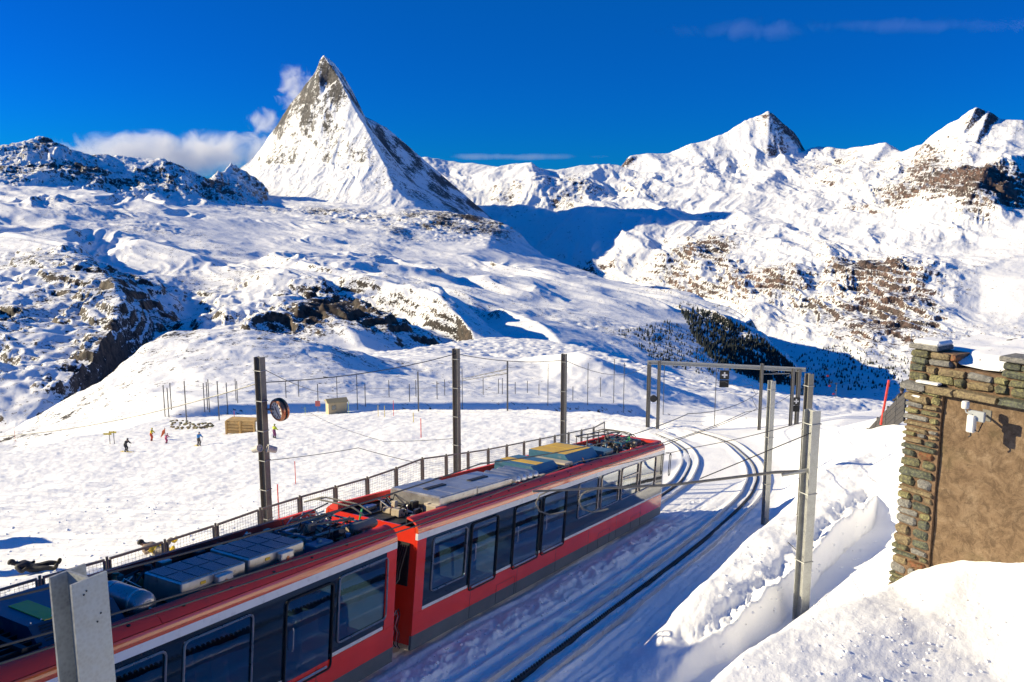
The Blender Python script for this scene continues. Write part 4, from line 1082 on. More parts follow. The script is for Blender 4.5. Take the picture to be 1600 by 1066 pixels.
def hood(car, u0, u1, y0, y1, zt, uc, stripes):
    x0, x1 = u0 - uc, u1 - uc
    m = MB(); m.prism([(x0, y0, 2.86), (x0, y0 + .03, 2.98), (x0, y0 + .36, zt), (x0, y1, zt), (x0, y1, 2.86)], (0, 0, 0), (x1 - x0, 0, 0))
    o = m.build('cooling_hood', M['steel_blue'], car)
    for a, b in stripes:
        s_ = MB(); s_.box(((x0 + (x1 - x0) * (a + b) / 2), (y0 + .36 + y1) / 2, zt + .006), ((x1 - x0) * (b - a), y1 - y0 - .36, .012)); s_.build('yellow_stripe', M['yellow'], o)
    l_ = MB()
    for q in range(6): l_.box(((x0 + x1) / 2, y0 + .07 + q * .05, 3.02 + q * (zt - 3.02) / 7), (x1 - x0 - .2, .01, .02), Matrix.Rotation(R(-38), 3, 'X'))
    l_.build('louvre', M['navy'], o)
    return o
hood(car2, 7.75, 9.35, 0.55, 2.2, 3.24, U2, [(.25, .55)])
hood(car2, 10.2, 12.6, 0.55, 2.25, 3.32, U2, [(.05, .48), (.52, .92)])
g = MB(); g.bbox((9.85 - U2, 1.2, 3.0), (.6, 1.3, .3), .02); g.build('roof_unit', M['beige'], car2)
g = MB(); g.bbox((13.2 - U2, 0.95, 3.02), (.9, .9, .36), .02); go = g.build('roof_unit', M['steel_blue'], car2)
g = MB(); g.box((13.2 - U2, .492, 3.04), (.6, .012, .16)); g.build('vent', M['galv_dark'], go)
rl = MB()
for y in (1.85, 2.3): rl.tube([(14.2 - U2, y, 3.38), (17.6 - U2, y, 3.30)], .03, 6)
for x in (14.3, 15.4, 16.5, 17.5): rl.tube([(x - U2, 1.85, 3.36), (x - U2, 2.3, 3.36)], .02, 6); rl.tube([(x - U2, 2.3, 3.34), (x - U2, 2.3, 2.85)], .02, 6); rl.tube([(x - U2, 1.85, 3.34), (x - U2, 1.85, 2.85)], .02, 6)
rl.build('roof_frame', M['galv_dark'], car2, 40)
wp = MB(); wp.bbox((17.3 - U2, 1.5, 3.0), (.5, 1.4, .26), .04); wp.build('roof_unit', M['galv_dark'], car2)
# ------------------------------------------------------------------ placing things on the snow that is there
bpy.context.view_layer.update()
_dg = bpy.context.evaluated_depsgraph_get()
def hit(px, py):
    r = ray(px, py); d = Vector(r).normalized()
    ok, loc, nor, idx, ob, mt = scene.ray_cast(_dg, Vector((0, 0, 0)), d)
    while ok and ob.name.split('.')[0] not in ('snow_ground', 'snow_knoll', 'snowfield', 'mountain_range', 'pyramid_peak', 'rocky_ridge'):
        ok, loc, nor, idx, ob, mt = scene.ray_cast(_dg, loc + d * 0.05, d)
    return loc.copy() if ok else None
def z_at(px, py, p):
    """height at which the sight line to (px, py) passes the place p"""
    r = ray(px, py); return r[2] / r[1] * p[1]

# ------------------------------------------------------------------ tracks
def offset_line(line, d):
    t = np.gradient(line, axis=0); t /= np.linalg.norm(t, axis=1, keepdims=True)
    return np.stack([line[:, 0] + t[:, 1] * d, line[:, 1] - t[:, 0] * d], 1)
def sweep(mb, pts3, w, h, z0):
    n = len(pts3); vs, fs = [], []
    for i, p in enumerate(pts3):
        a = pts3[max(i - 1, 0)]; b = pts3[min(i + 1, n - 1)]
        t = Vector((b[0] - a[0], b[1] - a[1], 0)).normalized(); s_ = Vector((t.y, -t.x, 0)) * (w / 2)
        c = Vector(p)
        for q, zz in ((-s_, z0 - h), (s_, z0 - h), (s_, z0), (-s_, z0)): vs.append(c + q + Vector((0, 0, zz)))
    for i in range(n - 1):
        for k in range(4): fs.append((i * 4 + k, i * 4 + (k + 1) % 4, (i + 1) * 4 + (k + 1) % 4, (i + 1) * 4 + k))
    fs += [(3, 2, 1, 0), tuple((n - 1) * 4 + k for k in range(4))]
    mb.add(vs, fs)
def track(line, label):
    def z3(l): return [(x, y, plane_z(x, y)) for x, y in l]
    t = empty('railway_track', (*line[0], plane_z(*line[0])), None, label, 'railway track', 'cog railway tracks')
    inv = -Vector((*line[0], plane_z(*line[0])))
    for d in (-0.5, 0.5):
        m = MB(); sweep(m, z3(offset_line(line, d)), 0.072, 0.16, 0.03)
        o = m.build('rail', M['rail'], t, loc=inv)
        o.matrix_parent_inverse.identity()
    m = MB(); sweep(m, z3(line), 0.045, 0.10, -0.04)
    n = 0
    near = [p for p in line if 8 < p[1] < 45]
    for a, b in zip(near[:-1], near[1:]):
        d = b - a; L = np.hypot(*d); k = max(1, int(L / 0.115))
        ang = math.atan2(d[1], d[0])
        for q in range(k):
            c = a + d * (q + .5) / k
            m.box((c[0], c[1], plane_z(c[0], c[1]) - 0.018), (0.05, 0.06, 0.05), Matrix.Rotation(ang, 3, 'Z'))
    m.build('rack_rail', M['rack'], t, loc=inv, kind='stuff')
    return t
track(line1, 'snow covered cog railway track running under the red train')
track(line2, 'cog railway track with dark toothed rack between the train and the snow bank')

# ------------------------------------------------------------------ masts
def h_beam(mb, x, y, z0, z1, w, d, yaw, t=0.022):
    rot = Matrix.Rotation(yaw, 3, 'Z'); c = Vector((x, y, (z0 + z1) / 2)); h = z1 - z0
    for s_ in (-1, 1): mb.box(c + rot @ Vector((0, s_ * (d - t) / 2, 0)), (w, t, h), rot)
    mb.box(c, (t, d - 2 * t + .002, h), rot)
def mast(px, pt, pb, label, w=0.26, d=0.26, yaw=0.5, mat='galv_dark', group='overhead line masts', clamps=0, base=None, top_z=None, arm=None, sink=0.6, name='catenary_mast'):
    p = base if base is not None else hit(px, pb)
    if p is None: return None
    ztop = top_z if top_z is not None else z_at(px, pt, p)
    e = empty(name, p, None, label, 'mast', group)
    m = MB(); h_beam(m, 0, 0, -sink, ztop - p[2], w, d, yaw); m.build('post', M[mat], e)
    H = ztop - p[2]
    rot = Matrix.Rotation(yaw, 3, 'Z')
    for k in range(clamps):
        c = MB(); zc = H * (0.30 + 0.65 * k / max(1, clamps - 1)) - .05
        pts = [rot @ Vector((sx * (w / 2 + .014), sy * (d / 2 + .014), zc)) for sx, sy in ((-1, -1), (1, -1), (1, 1), (-1, 1))]
        c.tube(pts, 0.013, 5, closed=True); c.build('clamp_band', M['galv'], e)
    if arm:
        for (za, L, dirx, diry) in arm:
            a = MB(); a.tube([(0, 0, H + za), (dirx * L, diry * L, H + za + .05)], 0.035, 6); a.tube([(0, 0, H + za + .5), (dirx * L * .7, diry * L * .7, H + za + .04)], 0.016, 5)
            a.build('cantilever_arm', M['galv'], e, 40)
            s_ = MB(); s_.tube([(dirx * L, diry * L, H + za + .05), (dirx * L * 1.05, diry * L * 1.05, H + za - .1), (dirx * L * .9, diry * L * .9, H + za - .22)], 0.02, 6); s_.build('registration_arm', M['galv'], e, 40)
    e['top'] = ztop
    return e
def atd(px, depth, py=600):
    q = ray(px, py) * depth; return q[0], q[1]
platform = []
for px, pt, depth, lab, cl in ((412, 558, 24.4, 'tall dark steel mast carrying the station clock', 6), (714, 545, 33.0, 'tall steel mast behind the train roof left of the gantry', 5), (880, 553, 41.3, 'steel mast rising behind the far end of the train', 4)):
    x, y = atd(px, depth, 700); b = Vector((x, y, gz(x, y)))
    platform.append(mast(px, pt, 0, lab, 0.21, 0.24, R(62), 'galv_dark', 'platform masts', cl, base=b))
b = on_plane(1195, 815); mast(1197, 595, 815, 'pale galvanised post standing right of the outer track', 0.20, 0.22, R(20), 'galv', 'masts beside the outer track', 3, base=Vector((b[0], b[1], gz(b[0], b[1]))))
bx, by = atd(1252, 19.6, 940); mD = mast(1270, 641, 940, 'thick galvanised post rising from the snow mound brow', 0.24, 0.28, R(24), 'galv', 'masts beside the outer track', 3, base=Vector((bx, by, min(gz(bx, by), -9.6))), sink=1.0)
bx2, by2 = atd(1249, 24.0, 860); mC = mast(1260, 584, 860, 'slim dark post just behind the thick galvanised post', 0.17, 0.18, 0.35, 'galv_dark', 'masts beside the outer track', 4, base=Vector((bx2, by2, min(gz(bx2, by2), -10.4))), sink=1.0)
# cut-off beam end close to the camera
x, y = atd(122, 5.75, 900); zt = ray(122, 897)[2] * 5.75
eb = empty('steel_beam', (x, y, gz(x, y)), None, 'thick galvanised steel beam end in front of the train at lower left', 'steel beam')
m = MB(); h_beam(m, 0, 0, -0.5, zt - gz(x, y), 0.26, 0.26, R(60), 0.02); m.build('post', M['galv'], eb)
for k, (dx, dz) in enumerate(((-.05, -.10), (.06, -.28), (.03, -.33), (-.03, -.08))):
    c = MB(); rot = Matrix.Rotation(R(60), 3, 'Z'); q = rot @ Vector((dx, -0.132, 0))
    c.lathe((q.x, q.y, zt - gz(x, y) + dz), [(0.006, -0.004), (0.006, 0.004)], 6, 'y'); c.build('bolt_hole', M['black'], eb)

# gantry
gl = hit(1016, 672); gr = hit(1243, 686)
if gl is not None and gr is not None:
    Yg_ = 80.0
    a = Vector(at(1012, 668, Yg_)); b = Vector(at(1243, 684, Yg_ - 4))
    zl = z_at(1012, 566, a); zr = z_at(1250, 578, b)
    g = empty('signal_gantry', a, None, 'wide galvanised portal gantry across both tracks beyond the train', 'gantry')
    for c, zt_ in ((a, zl), (b, zr)):
        m = MB(); h_beam(m, c.x - a.x, c.y - a.y, c.z - a.z - 1.5, zt_ - a.z, 0.30, 0.30, 0.3); m.build('leg', M['galv_dark'], g)
        m = MB(); h_beam(m, c.x - a.x + (.8 if c is a else -.9), c.y - a.y - 1.0, c.z - a.z - 1.5, zt_ - a.z + .3, 0.24, 0.24, 0.3); m.build('leg', M['galv_dark'], g)
    m = MB(); d = Vector((b.x - a.x + .8, b.y - a.y, zr - zl)); L = d.length
    rot = d.to_track_quat('X', 'Z').to_matrix()
    for sz in (-.16, .16): m.box(Vector((-.2, 0, zl - a.z)) + d / 2 + Vector((0, 0, sz)), (L, .30, .05), rot)
    m.box(Vector((-.2, 0, zl - a.z)) + d / 2, (L, .05, .30), rot); m.build('crossbeam', M['galv'], g)
def white_cross_sign(c, s, label, two=True):
    e = empty('signal_board', c, None, label, 'signal', 'black signal boards')
    m = MB(); m.box((0, 0, 0), (s, .08, s)); m.build('board', M['black'], e)
    for w_, h_ in ((s * .62, s * .17), (s * .17, s * .62)):
        m = MB(); m.box((0, -.05 - (.004 if w_ > h_ else 0), 0), (w_, .02, h_)); m.build('white_cross_bar', M['white'], e)
    m = MB(); m.box((0, 0.02, -s * .98), (s, .08, s * .8)); m.build('lower_board', M['rubber'], e)
    m = MB(); m.tube([(0, .08, s * .5), (0, .08, s * .9)], .03, 6); m.build('hanger', M['galv_dark'], e)
    return e
white_cross_sign(Vector(at(1132, 586, 78.5)), 0.88, 'black board with white cross hanging under the gantry middle')
white_cross_sign(Vector(at(1244, 627, 75.3)), 0.72, 'smaller black board with white cross on the right gantry leg')
sg = empty('signal_lamp', at(1021, 623, 79.0), None, 'small black round signal on the left gantry leg', 'signal')
m = MB(); m.lathe((0, 0, 0), [(0, -.1), (.34, -.1), (.36, 0), (.34, .1), (0, .1)], 14, 'y'); m.build('disc', M['black'], sg)

# cantilever arm over the outer track
if mD:
    e = mD; b = Vector(e.location)
    s0 = Vector((b.x, b.y, ray(1262, 736)[2] / ray(1262, 736)[1] * b.y)) - b
    s1 = Vector(ray(832, 768) * 17.6) - b; mid = Vector(ray(1050, 758) * 18.6) - b
    m = MB(); m.tube([s0, s0 * .75 + mid * .25 + Vector((0, 0, .05)), mid, s1], [0.04, .036, .032, .024], 8); m.build('cantilever_arm', M['galv_dark'], e, 40)
    m = MB(); m.tube([s0 + Vector((0, 0, .02)), s0 * .8 + mid * .2 + Vector((0, 0, -.02))], 0.05, 10); m.build('insulator', M['galv'], e, 40)
    for t0, lab in ((0.12, 1), (0.42, 2)):
        c = mid * t0 + s1 * (1 - t0)
        pts = [c + Vector((dx, 0, dz)) for dx, dz in ((.25, .02), (0, 0), (-.22, -.10), (-.30, -.28), (-.22, -.46), (0, -.54), (.2, -.50), (.34, -.46))]
        m = MB(); m.tube(pts, 0.018, 7); m.build('registration_arm', M['galv_dark'], e, 40)
    m = MB(); m.tube([s0 + Vector((0, 0, .9)), mid * .8 + s0 * .2 + Vector((0, 0, .08))], .012, 5); m.build('tie_wire', M['cable'], e, 40)
# ------------------------------------------------------------------ wires
def wire(pts, label, r=0.011, sag=0.12, seg=8):
    P = [Vector(p) for p in pts]; out = []
    for a, b in zip(P[:-1], P[1:]):
        for k in range(seg):
            t = k / seg; q = a.lerp(b, t); q.z -= sag * (b - a).length / 12 * 4 * t * (1 - t); out.append(q)
    out.append(P[-1])
    o = empty('overhead_wire', P[0], None, label, 'wire', 'overhead wires')
    m = MB(); m.tube([q - P[0] for q in out], r, 5); m.build('cable', M['cable'], o)
def along(line, d, h, i0, i1, step):
    l = offset_line(line, d)
    sel = [p for p in l if i0 <= p[1] <= i1]
    return [(p[0], p[1], plane_z(p[0], p[1]) + h) for p in sel[::step]]
a2 = along(line2, 0.0, 4.0, 3, 85, 16)
wire(a2, 'lower contact wire above the outer track', .013, .06)
wire([(x, y, z + .75) for x, y, z in a2], 'upper carrier wire above the outer track', .013, .2)
a1 = along(line1, 0.0, 4.6, 3, 85, 16)
wire([(x, y, z + .5) for x, y, z in along(line2, 1.6, 4.2, 3, 50, 16)], 'outermost feeder wire right of the outer track', .010, .15)
tops = [Vector((m_.location.x, m_.location.y, m_['top'])) for m_ in platform]
far_l = Vector(at(-60, 684, 34.0))
wire([far_l, tops[0] - Vector((0, 0, .75)), tops[1] - Vector((0, 0, .2)), tops[2] - Vector((0, 0, .3)), Vector(at(1012, 571, 78))], 'feeder cable strung along the platform mast heads', .016, .25, 10)
wire([tops[0] - Vector((0, 0, .3)), Vector(at(560, 606, 60)), Vector(at(800, 580, 110))], 'thin cable running from the clock mast towards the loop', .012, .2, 10)
wire([tops[0] - Vector((0, 0, 3.1)), Vector(at(560, 700, 27)), Vector(at(660, 725, 29))], 'stay cable slanting down from the clock mast to the fence', .011, .1)
wire([tops[1] - Vector((0, 0, 3.6)), Vector(at(600, 690, 34)), Vector(at(470, 636, 60))], 'stay cable slanting across the piste left of the second mast', .011, .1)
if mD: wire([Vector(mD.location) * 1.0 + Vector((0, 0, 4.85)), Vector(at(1080, 700, 24)), Vector(at(830, 752, 26))], 'long stay wire from the thick right post across the train', .010, .1)
if mD:
    q = hit(1192, 817) or Vector(on_plane(1192, 817))
    wire([Vector(mD.location) + Vector((0, 0, 1.55)), Vector((q.x, q.y, q.z + .3))], 'short turnbuckle stay between the two right posts', .012, .05)

# ------------------------------------------------------------------ masts of the railway loop
loop_near = [(558.7, 586, 640), (654, 581, 643), (722.5, 576, 640), (793, 565, 642), (856, 568, 634), (918, 567, 633), (958.7, 561, 630), (974, 567, 645), (1036, 566, 648), (1116, 575, 666), (1186, 568, 672), (527, 588, 625)]
loop_left = [(258, 602, 651), (264, 606, 652), (268, 598.5, 640.5), (291.5, 595.5, 657), (320, 599, 643.5), (324.6, 597, 640), (327.6, 593, 644), (342.6, 596, 657), (356, 598, 646.5), (369, 592, 626), (371.5, 595.5, 630), (401, 597, 644)]
loop_far = [(447, 596, 622), (467, 594, 620), (497, 600, 628), (571, 600, 635), (608, 594, 621), (640, 600, 628), (650, 594, 620), (683, 596, 624), (695, 593, 618), (755, 591, 617), (779, 592, 615), (785, 591, 616), (805, 597, 616), (824, 595, 614), (842, 600, 618), (895, 604, 626), (938, 590, 620)]
ORD = ['first', 'second', 'third', 'fourth', 'fifth', 'sixth', 'seventh', 'eighth', 'ninth', 'tenth', 'eleventh', 'twelfth', 'thirteenth', 'fourteenth', 'fifteenth', 'sixteenth', 'last']
AR = [(-1.0, 2.6, 1, 0)]
for i, (px, pt, pb) in enumerate(loop_near):
    names = ['left', 'second', 'third', 'fourth', 'fifth', 'sixth', 'seventh', 'eighth', 'ninth', 'tenth', 'eleventh', 'twelfth']
    mast(px, pt, pb, 'grey line mast along the near side of the railway loop, %s in its row' % names[i] if i < 11 else 'grey line mast just behind the small beige hut', .22, .22, .3, 'galv_dark', 'masts along the near side of the loop', arm=(AR if i in (3, 5, 6, 8, 9, 10) else None))
for i, (px, pt, pb) in enumerate(loop_left):
    mast(px, pt, pb, 'slim mast at the left bend of the railway loop, %s from the left' % ORD[i], .22, .22, .3, 'galv_dark', 'mast cluster at the left bend of the loop')
for i, (px, pt, pb) in enumerate(loop_far):
    mast(px, pt, pb, 'small distant mast on the far side of the loop, %s from the left' % ORD[i], .24, .24, .3, 'galv_dark', 'masts on the far side of the loop')
wire([Vector(at(px, pt + 5, hit(px, pb).y if hit(px, pb) else 160)) for px, pt, pb in loop_left[3:8]] , 'wires between the masts at the left bend', .03, .1)
# lattice beam between two loop masts
pa, pb_ = hit(722.5, 640), hit(793, 642)
if pa and pb_:
    e = empty('lattice_beam', (pa.x, pa.y, z_at(722.5, 592, pa)), None, 'dark lattice beam joining two masts of the loop', 'lattice beam')
    a0 = Vector((0, 0, 0)); b0 = Vector((pb_.x - pa.x, pb_.y - pa.y, z_at(793, 577, pb_) - z_at(722.5, 592, pa)))
    for dz in (0, -.7):
        m = MB(); m.tube([a0 + Vector((0, 0, dz)), b0 + Vector((0, 0, dz))], .09, 5); m.build('chord', M['galv_dark'], e)
    n = 9
    for k in range(n):
        m = MB(); m.tube([a0.lerp(b0, k / n), a0.lerp(b0, (k + 1) / n) + Vector((0, 0, -.7))], .05, 4); m.build('brace', M['galv_dark'], e)

# ------------------------------------------------------------------ station clock and loudspeakers on the clock mast
cm = platform[0].location
dc = 24.2
cc = Vector(ray(437, 640) * dc)
fx = Vector((-0.62, -0.76, -0.12)).normalized()      # the way the near dial looks
ce = empty('station_clock', cc, fx.to_track_quat('Z', 'Y').to_euler(), 'round double faced station clock with copper rim on the mast', 'clock')
m = MB(); m.lathe((0, 0, 0), [(0.0, -.13), (.30, -.13), (.335, -.09), (.335, .09), (.30, .13), (.265, .13), (.255, .105), (0, .105)], 36); m.build('case', M['copper'], ce, 40)
m = MB(); m.lathe((0, 0, 0), [(0, .104), (.255, .104), (.255, .112), (0, .112)], 36); m.build('dial', M['white'], ce)
for k in range(12):
    a = R(30 * k); m = MB(); m.box((.205 * math.sin(a), .205 * math.cos(a), .116), (.022, .055, .006), Matrix.Rotation(-a, 3, 'Z')); m.build('hour_mark', M['rubber'], ce)
for a, L, w_, nm in ((R(342), .13, .03, 'hour_hand'), (R(150), .19, .022, 'minute_hand')):
    m = MB(); m.box((math.sin(a) * L * .45, math.cos(a) * L * .45, .121), (w_, L, .006), Matrix.Rotation(-a, 3, 'Z')); m.build(nm, M['rubber'], ce)
m = MB(); m.lathe((0, 0, 0), [(.336, -.03), (.345, -.03), (.345, .03), (.336, .03)], 36); m.build('rim_band', M['rubber'], ce, 40)
m = MB(); v = ce.rotation_euler.to_matrix().inverted() @ (Vector((cm.x, cm.y, cc.z)) - cc); m.tube([Vector((0, 0, 0)), v], .03, 8); m.build('bracket', M['galv_dark'], ce)
for px, s_ in ((401, -1), (425, 1)):
    c = Vector(ray(px, 702) * 24.1); e = empty('loudspeaker', c, (R(70), 0, R(-60 * s_)), 'beige drum loudspeaker on the %s side of the clock mast' % ('left' if s_ < 0 else 'right'), 'loudspeaker', 'mast loudspeakers')
    m = MB(); m.lathe((0, 0, 0), [(.05, -.14), (.09, -.13), (.105, .08), (.115, .14), (.09, .14), (.08, .10)], 14); m.build('horn', M['seat_red'], e, 40)
    m = MB(); v = e.rotation_euler.to_matrix().inverted() @ (Vector((cm.x, cm.y, c.z)) - c); m.tube([Vector((0, 0, -.1)), v], .015, 6); m.build('bracket', M['galv_dark'], e)

# ------------------------------------------------------------------ platform fence
fe = empty('fence', (0, 0, 0), None, 'grey steel mesh fence behind the train along the platform', 'fence')
FV = -6.1
ptop = [(-60, 940), (0, 921), (145, 881), (222, 857), (300, 834), (427, 789), (522, 762), (590, 743), (660, 717), (706, 711), (760, 703), (815, 692), (870, 681), (930, 668)]
def fence_pt(px, py):
    # point above the line v = FV seen at (px, py)
    r = ray(px, py); n = np.array([CY, -SY, 0]); p0 = np.array([*uv2xy(0, FV), 0])
    return Vector(r * (p0.dot(n) / r.dot(n)))
knots = [fence_pt(*p) for p in ptop]
def fence_top(u):
    us = [xy2uv(k.x, k.y)[0] for k in knots]; return float(np.interp(u, us, [k.z for k in knots]))
u_ = xy2uv(knots[0].x, knots[0].y)[0]; u_end = xy2uv(knots[-1].x, knots[-1].y)[0]
fz = Vector((0, 0, 0)); k = 0
M['fence_wire'] = painted('fence_wire', (0.14, 0.14, 0.14), 0.5, 0.5)
while u_ < u_end:
    Lp = 1.55
    ua, ub = u_ + .07, u_ + Lp - .07
    A = Vector((*uv2xy(ua, FV), fence_top(ua))); B = Vector((*uv2xy(ub, FV), fence_top(ub)))
    gA = gz(A.x, A.y) - .1
    pm = MB(); pm.tube([Vector((*uv2xy(u_, FV), gA)), Vector((*uv2xy(u_, FV), fence_top(u_) + .06))], .032, 8); pm.build('post', M['galv_dark'], fe, 40)
    H = 1.0
    fr = MB()
    a1_, b1_ = A - Vector((0, 0, H)), B - Vector((0, 0, H))
    dirv = (B - A).normalized()
    rot = dirv.to_track_quat('X', 'Z').to_matrix()
    for p, q in ((A, B), (a1_, b1_)): fr.box((p + q) / 2, ((q - p).length, .05, .05), rot)
    for p, q in ((A, a1_), (B, b1_)): fr.box((p + q) / 2, (.05, .052, H - .048))
    po = fr.build('panel_frame', M['galv_dark'], fe)
    wm = MB()
    n = 15
    for i in range(1, n):
        t = i / n; p, q = A.lerp(B, t), a1_.lerp(b1_, t); wm.tube([p, q], .0035, 3, cap=False)
    for i in range(1, 12):
        t = i / 12; wm.tube([A.lerp(a1_, t), B.lerp(b1_, t)], .0035, 3, cap=False)
    wm.build('wire_mesh', M['fence_wire'], po, kind='stuff')
    u_ += Lp; k += 1
# ------------------------------------------------------------------ ruined stone house on the right
WD = Vector((0.56, -0.83, 0)).normalized(); WN = Vector((-0.83, -0.56, 0)).normalized()    # along the wall (to the near end), outward
HQ = Vector((5.86, 12.0, 0))
def wpt(t, out, z): return HQ + WD * t + WN * out + Vector((0, 0, z))
WROT = Matrix((WD, -WN, Vector((0, 0, 1)))).transposed()
def stone_mat(name, a, b, lich=None, sc=9.0):
    m, nt, bs_, out = newmat(name)
    pos = geo_pos(nt)
    n1 = noise(nt, sc, 8, 0.7, pos); n2 = noise(nt, sc * 3.3, 6, 0.7, pos)
    c = ramp(nt, n1.outputs[0], [(0.36, a), (0.62, b)]).outputs[0]
    if lich:
        f = ramp(nt, n2.outputs[0], [(0.46, (0, 0, 0)), (0.60, (1, 1, 1))]).outputs[0]
        c = mixc(nt, f, c, lich)
    nt.links.new(c, bs_.inputs['Base Color']); bs_.inputs['Roughness'].default_value = 0.85
    h = math_(nt, 'ADD', n1.outputs[0], math_(nt, 'MULTIPLY', n2.outputs[0], .6))
    bump(nt, bs_, h, 0.035, 0.8)
    return m
STONES = [stone_mat('stone_olive', (0.045, 0.045, 0.035), (0.12, 0.115, 0.075), (0.22, 0.21, 0.10)), stone_mat('stone_dark', (0.025, 0.03, 0.028), (0.10, 0.105, 0.09), (0.16, 0.17, 0.10)),
          stone_mat('stone_rust', (0.10, 0.03, 0.015), (0.28, 0.11, 0.05), (0.16, 0.11, 0.05)), stone_mat('stone_brown', (0.10, 0.075, 0.045), (0.24, 0.18, 0.11), (0.30, 0.24, 0.13)),
          stone_mat('stone_lichen', (0.10, 0.095, 0.05), (0.22, 0.20, 0.10), (0.36, 0.33, 0.15)), stone_mat('stone_grey', (0.10, 0.10, 0.10), (0.22, 0.21, 0.20), (0.30, 0.29, 0.26))]
M_MORTAR = stone_mat('brown_mortar', (0.11, 0.065, 0.038), (0.22, 0.14, 0.085), None, 14)
def plaster_mat():
    m, nt, b, out = newmat('stained_brown_plaster')
    pos = geo_pos(nt)
    n1 = noise(nt, 2.4, 10, 0.74, pos, 1.0); n2 = noise(nt, 7, 10, 0.8, pos, .6); n3 = noise(nt, 0.8, 4, 0.6, pos); n4 = noise(nt, 55, 4, 0.7, pos)
    c = ramp(nt, n1.outputs[0], [(0.28, (0.10, 0.060, 0.032)), (0.50, (0.20, 0.132, 0.078)), (0.72, (0.32, 0.235, 0.155))]).outputs[0]
    c = mixc(nt, ramp(nt, n2.outputs[0], [(0.40, (0.75, 0.75, 0.75)), (0.55, (0, 0, 0))]).outputs[0], c, (0.07, 0.042, 0.022))
    c = mixc(nt, ramp(nt, n3.outputs[0], [(0.55, (0, 0, 0)), (0.70, (0.6, 0.6, 0.6))]).outputs[0], c, (0.10, 0.09, 0.04))
    nt.links.new(c, b.inputs['Base Color']); b.inputs['Roughness'].default_value = 0.9
    h = math_(nt, 'ADD', math_(nt, 'MULTIPLY', n2.outputs[0], 1.0), math_(nt, 'MULTIPLY', n4.outputs[0], 0.5))
    bump(nt, b, h, 0.02, 0.7)
    return m
M_PLASTER = plaster_mat()
M_SNOW = snow_terrain('loose_snow', 5.0, 0.02)
house = empty('stone_house', wpt(0, 0, -5.8), None, 'ruined house wall of brown plaster with rough stone corner at right', 'house')
hinv = -Vector(house.location)
ZB, ZS, ZT = -6.6, -2.57, -1.98
qw = 0.50
def hbuild(m, name, mat, parent=house, kind=None): 
    o = m.build(name, mat, parent, loc=(hinv if parent is house else None), kind=kind); return o
m = MB(); c0 = wpt(qw / 2, -0.30, (ZB + ZS) / 2); m.box(c0, (qw, 0.60, ZS - ZB), WROT); corner = hbuild(m, 'corner_pier', M_MORTAR)
m = MB(); L = 3.4
nx, nz = 40, 44; vs, fs = [], []
for j in range(nz + 1):
    for i in range(nx + 1):
        t = qw + 0.012 + (L - qw) * i / nx; z = ZB + (ZS - ZB) * j / nz
        vs.append(wpt(t, -0.045 + 0.02 * float(perlin(np.array([t * 2.3]), np.array([z * 2.1]))[0]), z))
for j in range(nz):
    for i in range(nx): a = j * (nx + 1) + i; fs.append((a, a + 1, a + nx + 2, a + nx + 1))
m.add(vs, fs); hbuild(m, 'plaster_wall', M_PLASTER)
m = MB(); m.box(wpt((L + qw) / 2 + .05, -0.36, (ZB + ZS) / 2), (L - qw, 0.56, ZS - ZB), WROT); hbuild(m, 'wall_core', M_MORTAR)
rs = random.Random(5)
def stone(t0, t1, z0, z1, out, parent, mi=None, depth=0.16):
    bm = bmesh.new(); bmesh.ops.create_cube(bm, size=1.0)
    w_, h_ = t1 - t0, z1 - z0
    for v in bm.verts: v.co = Vector((v.co.x * w_, v.co.y * depth, v.co.z * h_))
    bmesh.ops.bevel(bm, geom=list(bm.edges), offset=min(w_, h_) * 0.24, segments=1, affect='EDGES')
    bm.verts.index_update()
    tilt = rs.uniform(-.05, .05)
    vs = []
    for v in bm.verts:
        c = v.co + Vector((rs.uniform(-.09, .09) * w_ * .5, rs.uniform(-.012, .012), rs.uniform(-.10, .10) * h_))
        vs.append(wpt((t0 + t1) / 2 + c.x, out - c.y, (z0 + z1) / 2 + c.z + tilt * c.x))
    fs = [[v.index for v in f.verts] for f in bm.faces]; bm.free()
    m = MB(); m.add(vs, fs)
    k = mi if mi is not None else rs.choice([0, 0, 1, 1, 2, 3, 3, 4, 5, 5, 3])
    me_o = m.build('stone', STONES[k], parent, 35, loc=(hinv if parent is house else None))
    return me_o
z = -6.3
while z < ZS - 0.09:
    h = rs.uniform(0.075, 0.165); h = min(h, ZS - 0.02 - z)
    gap = rs.uniform(.022, .04)
    lean = 0.05 * (1 - (z + 6.3) / 3.7)
    k = rs.random()
    if k < 0.35: parts_ = [(-0.03 - lean, qw - .03)]
    elif k < 0.85: sp = rs.uniform(.18, .34); parts_ = [(-0.03 - lean, sp - .02), (sp + .02, qw - .02 - rs.uniform(0, .04))]
    else: parts_ = [(-0.03 - lean, .15), (.19, .31), (.35, qw - .02)]
    for a, b in parts_: stone(a + rs.uniform(-.015, .02), b, z, z + h - gap, -0.045 + rs.uniform(0, .025), corner)
    z += h
